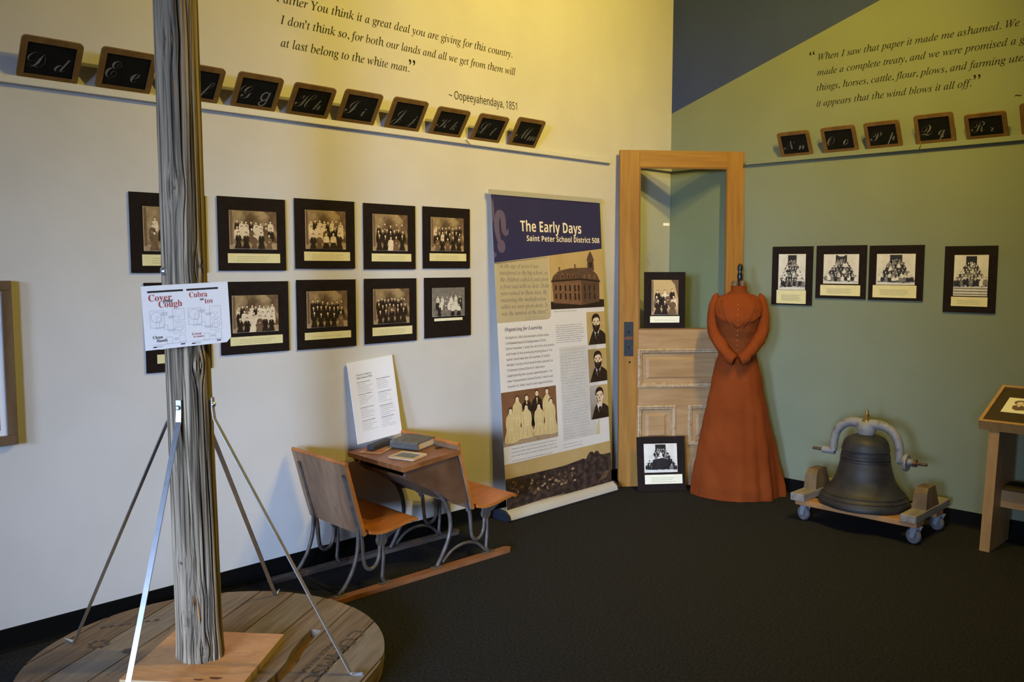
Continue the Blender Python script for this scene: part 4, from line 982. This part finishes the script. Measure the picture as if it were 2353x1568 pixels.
def panel(x0, x1, y0, y1):
    p = dbox('door_panel', x0, x1, y0, y1, M_DOORP, -.024, -.012, 0)
    m = MB(); m.hull([(x0+.05, y0+.05, -.013), (x1-.05, y0+.05, -.013), (x1-.05, y1-.05, -.013), (x0+.05, y1-.05, -.013), (x0+.07, y0+.065, -.005), (x1-.07, y0+.065, -.005), (x1-.07, y1-.065, -.005), (x0+.07, y1-.065, -.005)])
    obj('raised_field', m, M_DOORP, p, smooth=0)
    m = MB(); w_ = .030; e = .006
    out = [(x0-e, y0-e), (x1+e, y0-e), (x1+e, y1+e), (x0-e, y1+e)]
    prof = [(0, -.002), (.004, .009), (.012, .012), (.018, .006), (.026, .004), (.034, -.012)]
    vs = []; fs = []
    for t, h in prof: vs += [(x0-e+t, y0-e+t, h), (x1+e-t, y0-e+t, h), (x1+e-t, y1+e-t, h), (x0-e+t, y1+e-t, h)]
    for k in range(len(prof)-1):
        for i in range(4):
            j = (i+1) % 4; fs.append((4*k+i, 4*k+j, 4*k+4+j, 4*k+4+i))
    m.add(vs, fs); obj('panel_moulding', m, M_MOULD, p, smooth=20)
panel(GX0, GX1, .635, .875); panel(GX0, .365, .262, .515); panel(.452, GX1, .262, .515)
gl = obj('glass_pane', MB().box(GX0-.004, GX1+.004, GY0-.004, GY1+.004, -.020, -.017), M_GLASS, dr, smooth=0)
m = MB(); m.box(.282, .322, 1.655, 1.672, -.0168, -.0160); obj('sticker', m, M_STICK, gl, smooth=0)
pl = dbox('lock_plate', .030, .090, .834, 1.050, M_PLATE, 0, .003, .001)
obj('latch_bar', MB().box(.034, .086, .938, .956, .003, .006), M_RUST, pl, smooth=0)
m = MB(); m.lathe([(.008, 0), (.005, .0005)], 16, c=(.060, .985, .0032)); m.lathe([(.006, 0), (.004, .0005)], 16, c=(.060, .89, .0032)); obj('key_hole', m, M_HOLE, pl, smooth=0)
m = MB(); m.lathe([(.007, 0), (.004, .0006)], 12, c=(.068, .795, .0003)); obj('key_hole', m, M_HOLE, dr, smooth=0)
# beading around the glass
m = MB(); m.box(GX0, GX0+.008, GY0, GY1, -.017, -.001); m.box(GX1-.008, GX1, GY0, GY1, -.017, -.001); m.box(GX0+.008, GX1-.008, GY0, GY0+.008, -.017, -.001); m.box(GX0+.008, GX1-.008, GY1-.008, GY1, -.017, -.001)
obj('glass_bead', m, M_DOORD, dr, smooth=0)
DRM = ROOT[dr.name]
# photograph resting on the pane ledge of the door
mounted('black-mounted faded family photograph resting on the ledge of the old door', DRM @ Matrix.Translation((.160, GY0+.0085, -.0135)), .268, .355, (.19, .83, .14, .755), (.15, .86, .785, .90), 31, S((3, 4, 3), .35), [M_TANP, M_SEPD, M_SEPM, M_SEPL, M_SEPF, M_SEPG], lines=1, capm=M_CAPW, thick=.003)
# photograph standing on the carpet against the door
o0, o1 = Vector((.258, -.668, .0015)), Vector((.452, -.424, .0015))
ud_ = (o1-o0).normalized(); nb = Vector((ud_.y, -ud_.x, 0))
mounted('black-mounted crowd photograph standing on the carpet against the old door', frame(o0, ud_, Vector((0, 0, 1))-nb*.17), .308, .338, (.15, .835, .13, .655), (.15, .93, .70, .87), 32, O('band'), BWP, lines=3, capm=M_CAPW)

# ------------------------------------------------------------------ dress form
FA = radians(30.7)
def crumple(o, amp, fh, fv):     # soft creases in the cloth, pushed along the normals
    me = o.data; ns = [v.normal.copy() for v in me.vertices]
    for v, n in zip(me.vertices, ns):
        p = Vector((v.co.x*fh, v.co.y*fh, v.co.z*fv+v.co.x*fh*.5)); q = noise.noise(p)
        v.co += n*(amp*(1-abs(q)*3)*.5+amp*.5*noise.noise(p*2.3+Vector((7, 3, 1))))
    me.update(); return o
df = thing('dress_form', 'headless dress form wearing a long rust orange dress beside the door', 'dress form', zrot(.708, -.291, 0, FA))
def rings(spec, n, fold=None):
    vs = []; fs = []
    for k, (z, a, b, cx, cy) in enumerate(spec):
        for i in range(n):
            t = 2*pi*i/n; f = fold(t, z) if fold else 0
            zz = z
            vs.append((cx+a*(1+f)*cos(t), cy+b*(1+f)*sin(t), zz))
    for k in range(len(spec)-1):
        for i in range(n):
            j = (i+1) % n; fs.append((k*n+i, k*n+j, (k+1)*n+j, (k+1)*n+i))
    return vs, fs
def lerp_spec(keys, n):
    out = []
    for i in range(n+1):
        z = keys[0][0]+(keys[-1][0]-keys[0][0])*i/n
        for p, q in zip(keys, keys[1:]):
            if min(p[0], q[0])-1e-9 <= z <= max(p[0], q[0])+1e-9:
                t = (z-p[0])/(q[0]-p[0]); t = t*t*(3-2*t)*.5+t*.5
                out.append((z,)+tuple(a+(b-a)*t for a, b in zip(p[1:], q[1:]))); break
    return out
skk = [(.002, .262, .190, 0, .0), (.06, .262, .190, 0, .0), (.25, .232, .172, 0, 0), (.5, .188, .148, 0, 0), (.68, .153, .126, 0, 0), (.80, .130, .108, 0, 0), (.885, .108, .090, 0, 0)]
def sfold(t, z):
    k = max(0, min(1, (.88-z)/.88))
    f = .030*k*sin(7*t+1.0+z*.5)+.022*k*sin(11*t+2.2-z)+.016*k*sin(17*t+.5)
    f += .035*k*exp(-((t-4.25)/.10)**2)-.06*k*exp(-((t-4.52)/.10)**2)+.04*k*exp(-((t-4.85)/.12)**2)-.04*k*exp(-((t-5.35)/.12)**2)-.035*k*exp(-((t-3.75)/.09)**2)
    if z < .55: f += .22*((.55-z)/.55)**1.5*exp(-((t-.32)/.38)**2)
    f += .012*noise.noise((cos(t)*3, sin(t)*3, z*7))*min(1, k*2)
    if z < .3: f += .010*sin(z*60+t*2)*exp(-((t-4.9)/.6)**2)
    return f
vs, fs = rings(lerp_spec(skk, 60), 160, sfold); m = MB(); m.add(vs, fs); crumple(obj('skirt', m, M_DRESS, df, smooth=60), .005, 9, 6)
bdk = [(.860, .106, .094, 0, 0), (.90, .102, .092, 0, 0), (.96, .110, .100, 0, -.003), (1.03, .122, .116, 0, -.010), (1.09, .132, .122, 0, -.012), (1.15, .138, .108, 0, -.006), (1.195, .130, .088, 0, 0), (1.222, .098, .072, 0, .004), (1.240, .060, .056, 0, .006), (1.252, .048, .048, 0, .006)]
def bfold(t, z): return .010*sin(2*t)*0+.006*noise.noise((cos(t)*4, sin(t)*4, z*10))+.02*exp(-((t-4.71)/.06)**2)*(1 if z < 1.2 else 0)*.4
vs, fs = rings(lerp_spec(bdk, 44), 96, bfold); m = MB(); m.add(vs, fs); bo = crumple(obj('bodice', m, M_DRESSV, df, smooth=60), .004, 22, 16)
sp_ = lerp_spec(bdk, 132); vs = []; fs = []
ths = [pi+.14+(pi-.28)*i/72 for i in range(73)]
def at_z(z): return min(sp_, key=lambda q: abs(q[0]-z))
for t in ths:
    zb = 1.040+.44*abs(.13*cos(t))+.006*sin(9*t)
    for k in range(25):
        z, a, b, cx, cy = at_z(zb+(1.234-zb)*k/24); z = zb+(1.234-zb)*k/24; e = .0025 if k == 0 else .0075
        vs.append((cx+(a+e)*cos(t)*(1+bfold(t, z)), cy+(b+e)*sin(t)*(1+bfold(t, z)), z))
for i in range(72):
    for k in range(24): fs.append((i*25+k, (i+1)*25+k, (i+1)*25+k+1, i*25+k+1))
m = MB(); m.add(vs, fs); yk_ = crumple(obj('blouse_front', m, M_DRESS, bo, smooth=60), .004, 22, 16)
for sx in (-1, 1):     # yoke tucks running from shoulder to waist
    m = MB(); m.tube([(sx*.100, -.068, 1.205), (sx*.090, -.105, 1.15), (sx*.062, -.130, 1.085), (sx*.024, -.142, 1.040)], [.003, .0045, .005, .002], 8, smooth=2)
    obj('front_tuck', m, M_DRESSD, bo, smooth=60)
    m = MB(); m.tube([(sx*.128, .010, 1.238), (sx*.134, .006, 1.212), (sx*.142, -.002, 1.15), (sx*.150, -.012, 1.08), (sx*.146, -.030, 1.015), (sx*.122, -.068, .962), (sx*.080, -.114, .905), (sx*.040, -.142, .862), (sx*.020, -.150, .842)],
                     [.006, .028, .037, .036, .038, .039, .036, .033, .032], 28, smooth=3)
    sl = crumple(obj('sleeve', m, M_DRESS, df, smooth=60), .006, 22, 14)
    m = MB(); m.tube([(sx*.058, -.136, .872), (sx*.020, -.151, .846), (sx*.016, -.152, .844)], [.0365, .037, .031], 24); obj('cuff', m, M_DRESS, sl, smooth=40)
m = MB(); m.lathe([(.049, 1.244), (.047, 1.262), (.046, 1.284), (.042, 1.268)], 32, c=(0, .006, 0)); obj('collar', m, M_DRESS, df)
m = MB()
for sx in (-1, 1):
    mm = [(0.020, 1.26), (.021, 1.30), (.018, 1.312), (.008, 1.316)]
    m.lathe(mm, 20, c=(sx*.023, .006, 0), sy=1.5)
obj('neck_block', m, M_NECK, df)
m = MB(); m.lathe([(.012, 1.268), (.015, 1.318), (.0175, 1.335), (.0165, 1.352), (.012, 1.365), (.0165, 1.385), (.016, 1.402), (.010, 1.413), (.002, 1.417)], 24, c=(.006, .01, 0)); obj('finial', m, M_BLACKL, df)
for k in range(11):
    z = 1.205-.0305*k
    sp = lerp_spec(bdk, 44); b_ = min(sp, key=lambda s: abs(s[0]-z))
    m = MB(); m.lathe([(.0026, 0), (.0030, -.0015), (.0015, -.003)], 10, c=(-.002, b_[4]-b_[2]*1.012+.001-(.0075 if z > 1.04 else 0), z), axis='y'); obj('button', m, M_BUTTON, bo)

# ------------------------------------------------------------------ bell on its dolly
dl = thing('bell_dolly', 'low wheeled wooden dolly carrying the bronze bell', 'dolly', Matrix.Translation((1.545, -.35, 0)))
for y in (-.490, -.215):
    m = MB(); m.box(1.235, 1.885, y-.05, y+.05, .090, .118, b=.002); obj('cross_board', m, M_DOLO, dl, 'W', 0)
for x in (1.262, 1.852):
    m = MB(); m.box(x-.040, x+.040, -.575, -.085, .1182, .160, b=.004); obj('side_beam', m, M_DOLW, dl, 'W', 0)
    m = MB(); y0, y1 = -.425, -.245; m.hull([(x-.036, y0, .160), (x+.036, y0, .160), (x+.036, y1, .160), (x-.036, y1, .160), (x-.030, y0+.035, .268), (x+.030, y0+.035, .268), (x+.030, y1-.045, .268), (x-.030, y1-.045, .268), (x-.033, y0+.012, .24), (x+.033, y0+.012, .24)])
    obj('wedge_block', m, M_BLOCK, dl, 'W', 0)
    for y in (-.50, -.175):
        a = radians(-25 if x < 1.5 else -20)
        c = MB(); c.X = zrot(x+.006, y, 0, a)
        c.box(-.030, .030, -.030, .030, .0865, .0898)
        for sy in (-1, 1): c.extrude([(-.004, sy*.018-.0015, .090), (.034, sy*.018-.0015, .090), (.012, sy*.018-.0015, .032), (-.010, sy*.018-.0015, .032)], (0, .003, 0))
        c.box(-.004, .030, -.018, .018, .080, .0865)
        cs = obj('caster', c, M_ZINC, dl, 'W', 0)
        wl = MB(); wl.X = zrot(x+.006, y, 0, a); wl.lathe([(.010, -.013), (.036, -.013), (.040, -.008), (.040, .008), (.036, .013), (.010, .013)], 28, c=(.0, 0, .0405), axis='y'); obj('wheel', wl, M_WHEEL, cs, 'W', 40)
BX, BY = 1.545, -.37
be = thing('bronze_bell', 'dark bronze school bell with a worn white iron yoke on a dolly', 'bell', Matrix.Translation((BX, BY, .130)))
prof = [(.232, .1295), (.243, .134), (.2465, .146), (.244, .158), (.236, .170), (.234, .174), (.226, .190), (.224, .194), (.205, .222), (.203, .226), (.183, .258), (.170, .290), (.159, .325), (.151, .355), (.149, .358), (.1485, .366), (.1465, .370), (.1445, .385), (.1455, .388), (.1450, .397), (.142, .402), (.1395, .425), (.1405, .428), (.1395, .440), (.136, .458), (.128, .476), (.112, .492), (.080, .505), (.05, .511), (.03, .512)]
def bs(z): return .95 if z < .165 else (.86 if z > .26 else .95-.09*(z-.165)/.095)
prof = [(q_*bs(z), z) for q_, z in prof]
rid = []
for q_, z in prof:      # raised casting lines round the waist and the lip
    rid.append((q_, z))
    if abs(z-.174) < 1e-6 or abs(z-.194) < 1e-6 or abs(z-.370) < 1e-6 or abs(z-.388) < 1e-6 or abs(z-.402) < 1e-6 or abs(z-.428) < 1e-6: rid += [(q_+.0028, z+.0012), (q_+.0028, z+.0034), (q_-.0005, z+.0046)]
m = MB(); m.lathe(rid, 72, c=(BX, BY, 0)); obj('bell_body', m, M_BELL, be, 'W', 32)
yk = MB()
yk.lathe([(.040, .510), (.044, .520), (.050, .545), (.046, .572), (.032, .580), (.012, .582)], 24, c=(BX, BY, 0), sx=1.05, sy=.9)
for sx in (-1, 1):
    yk.tube([(BX+sx*.02, BY, .566), (BX+sx*.075, BY, .573), (BX+sx*.125, BY, .556), (BX+sx*.165, BY, .512), (BX+sx*.178, BY, .455), (BX+sx*.180, BY, .398)], [.030, .026, .024, .023, .022, .021], 12, smooth=2)
    yk.tube([(BX+sx*.170, BY, .395), (BX+sx*.240, BY, .394)] if sx < 0 else [(BX+sx*.170, BY, .395), (BX+sx*.255, BY, .394)], .019, 16)
yo = obj('yoke', yk, M_YOKE, be, 'W', 50)
m = MB(); m.lathe([(.043, -.010), (.045, -.004), (.045, .004), (.043, .010)], 24, c=(BX+.215, BY, .390), axis='x'); obj('wheel_flange', m, M_YOKE, be, 'W', 40)
m = MB(); m.tube([(BX-.235, BY, .394), (BX-.298, BY, .394)], .0085, 12); obj('pivot_pin', m, M_RUSTY, be, 'W', 40)
m = MB(); m.lathe([(.021, 0), (.021, .018)], 6, c=(BX+.250, BY, .394), axis='x'); m.tube([(BX+.26, BY, .394), (BX+.318, BY, .394)], .0085, 12); obj('pivot_pin', m, M_RUSTY, be, 'W', 40)
m = MB(); m.lathe([(.019, .578), (.019, .590), (.017, .590)], 20, c=(BX, BY, 0)); m.lathe([(.015, .590), (.015, .606)], 6, c=(BX, BY, 0)); m.lathe([(.0135, .607), (.0135, .620)], 6, c=(BX, BY, 0)); m.tube([(BX, BY, .60), (BX, BY, .642)], .0075, 12); obj('top_bolt', m, M_BRASS, be, 'W', 30)
be.location.z -= .0105

# ------------------------------------------------------------------ sloped display table at the right edge
tb = thing('display_table', 'honey pine table with a sloped felt-covered top at the right edge', 'table', Matrix.Translation((2.6, -.2, 0)))
TX0, TX1 = 2.104, 3.05
fy, fz, by, bz = -.405, .652, -.035, .792
def tp(x, t, off=0):    # point on the sloped top
    n = Vector((0, -(bz-fz), by-fy)).normalized(); n = Vector((0, -n.y*-1 if False else -(bz-fz), (by-fy))).normalized()
    return Vector((x, fy+(by-fy)*t, fz+(bz-fz)*t))+n*off
m = MB(); m.extrude([tp(TX0+.016, .04, -.006), tp(TX0+.016, .96, -.006), tp(TX0+.016, .96, -.02), tp(TX0+.016, .04, -.02)], (TX1-TX0-.032, 0, 0)); fix(obj('felt_top', m, M_FELT, tb, 'W', 0))
for nm_, pts, ex in (('top_rim', [tp(TX0, 0, 0), tp(TX0, .045, 0), tp(TX0, .045, -.05), tp(TX0, 0, -.05)], (TX1-TX0, 0, 0)), ('top_rim', [tp(TX0, .955, 0), tp(TX0, 1, 0), tp(TX0, 1, -.04), tp(TX0, .955, -.04)], (TX1-TX0, 0, 0)),
                     ('top_rim', [tp(TX0, .045, 0), tp(TX0, .955, 0), tp(TX0, .955, -.045), tp(TX0, .045, -.045)], (.016, 0, 0)), ('top_rim', [tp(TX1-.016, .045, 0), tp(TX1-.016, .955, 0), tp(TX1-.016, .955, -.045), tp(TX1-.016, .045, -.045)], (.016, 0, 0))):
    m = MB(); m.extrude(pts, ex); fix(obj(nm_, m, M_TABLE, tb, 'W', 0))
for x0, sgn in ((2.130, 1), (2.93, -1)):
    m = MB(); s = .020*sgn
    m.hull([(x0, -.382, 0), (x0+.046, -.382, 0), (x0+.046, -.075, 0), (x0, -.075, 0), (x0+s, -.382, .608), (x0+.046+s, -.382, .608), (x0+.046+s, -.075, .722), (x0+s, -.075, .722)]); obj('leg', m, M_TABLE, tb, 'W', 0)
m = MB(); m.box(2.181, 2.935, -.262, -.232, .206, .300, b=.002); obj('stretcher', m, M_TABLE, tb, 'W', 0)
m = MB(); m.box(2.184, 2.932, -.295, -.12, .3005, .313); obj('shelf', m, M_FELT, tb, 'W', 0)
fr = frame(tp(2.170, .30, -.0052), (1, 0, 0), tp(0, 1)-tp(0, 0))
pc = thing('portrait_card', 'small cream card with a woman portrait lying on the sloped table', 'card', fr)
obj('card', MB().box(0, .125, 0, .155, 0, .0008), M_CAPW, pc, smooth=0)
m = MB(); z = .0012
m.poly(ell(.060, .108, .026, .024, z, 14), 0); m.poly(ell(.062, .100, .015, .018, z+.0002, 14), 1)
m.poly([(.035, .07, z), (.05, .082, z), (.075, .082, z), (.095, .062, z), (.10, .035, z), (.06, .025, z), (.04, .04, z)], 0); m.poly([(.05, .08, z+.0002), (.062, .06, z+.0002), (.074, .08, z+.0002)], 1)
obj('portrait_print', m, [M_SEPM, M_SEPF], pc, smooth=0)

# ------------------------------------------------------------------ framed notice board at the left edge
fb = thing('framed_board', 'brown-framed display board on the cream wall at the left edge', 'display board', Matrix.Translation((0, -4.5, .75)))
y0, y1, z0, z1, fwd_ = -4.95, -4.062, .760, 1.346, .028
m = MB(); 
for a in ((y0, y1, z0, z0+.035), (y0, y1, z1-.035, z1), (y0, y0+.035, z0+.035, z1-.035), (y1-.035, y1, z0+.035, z1-.035)): m.box(.001, fwd_, *a, b=.002)
obj('frame', m, M_FRAMEB, fb, 'W', 0)
obj('white_panel', MB().box(.001, fwd_-.008, y0+.034, y1-.034, z0+.034, z1-.034), M_WHITE, fb, 'W', 0)
obj('blue_panel', MB().box(fwd_-.0079, fwd_-.007, y0+.06, y1-.055, z0+.055, z1-.06), M_BLUEP, fb, 'W', 0)
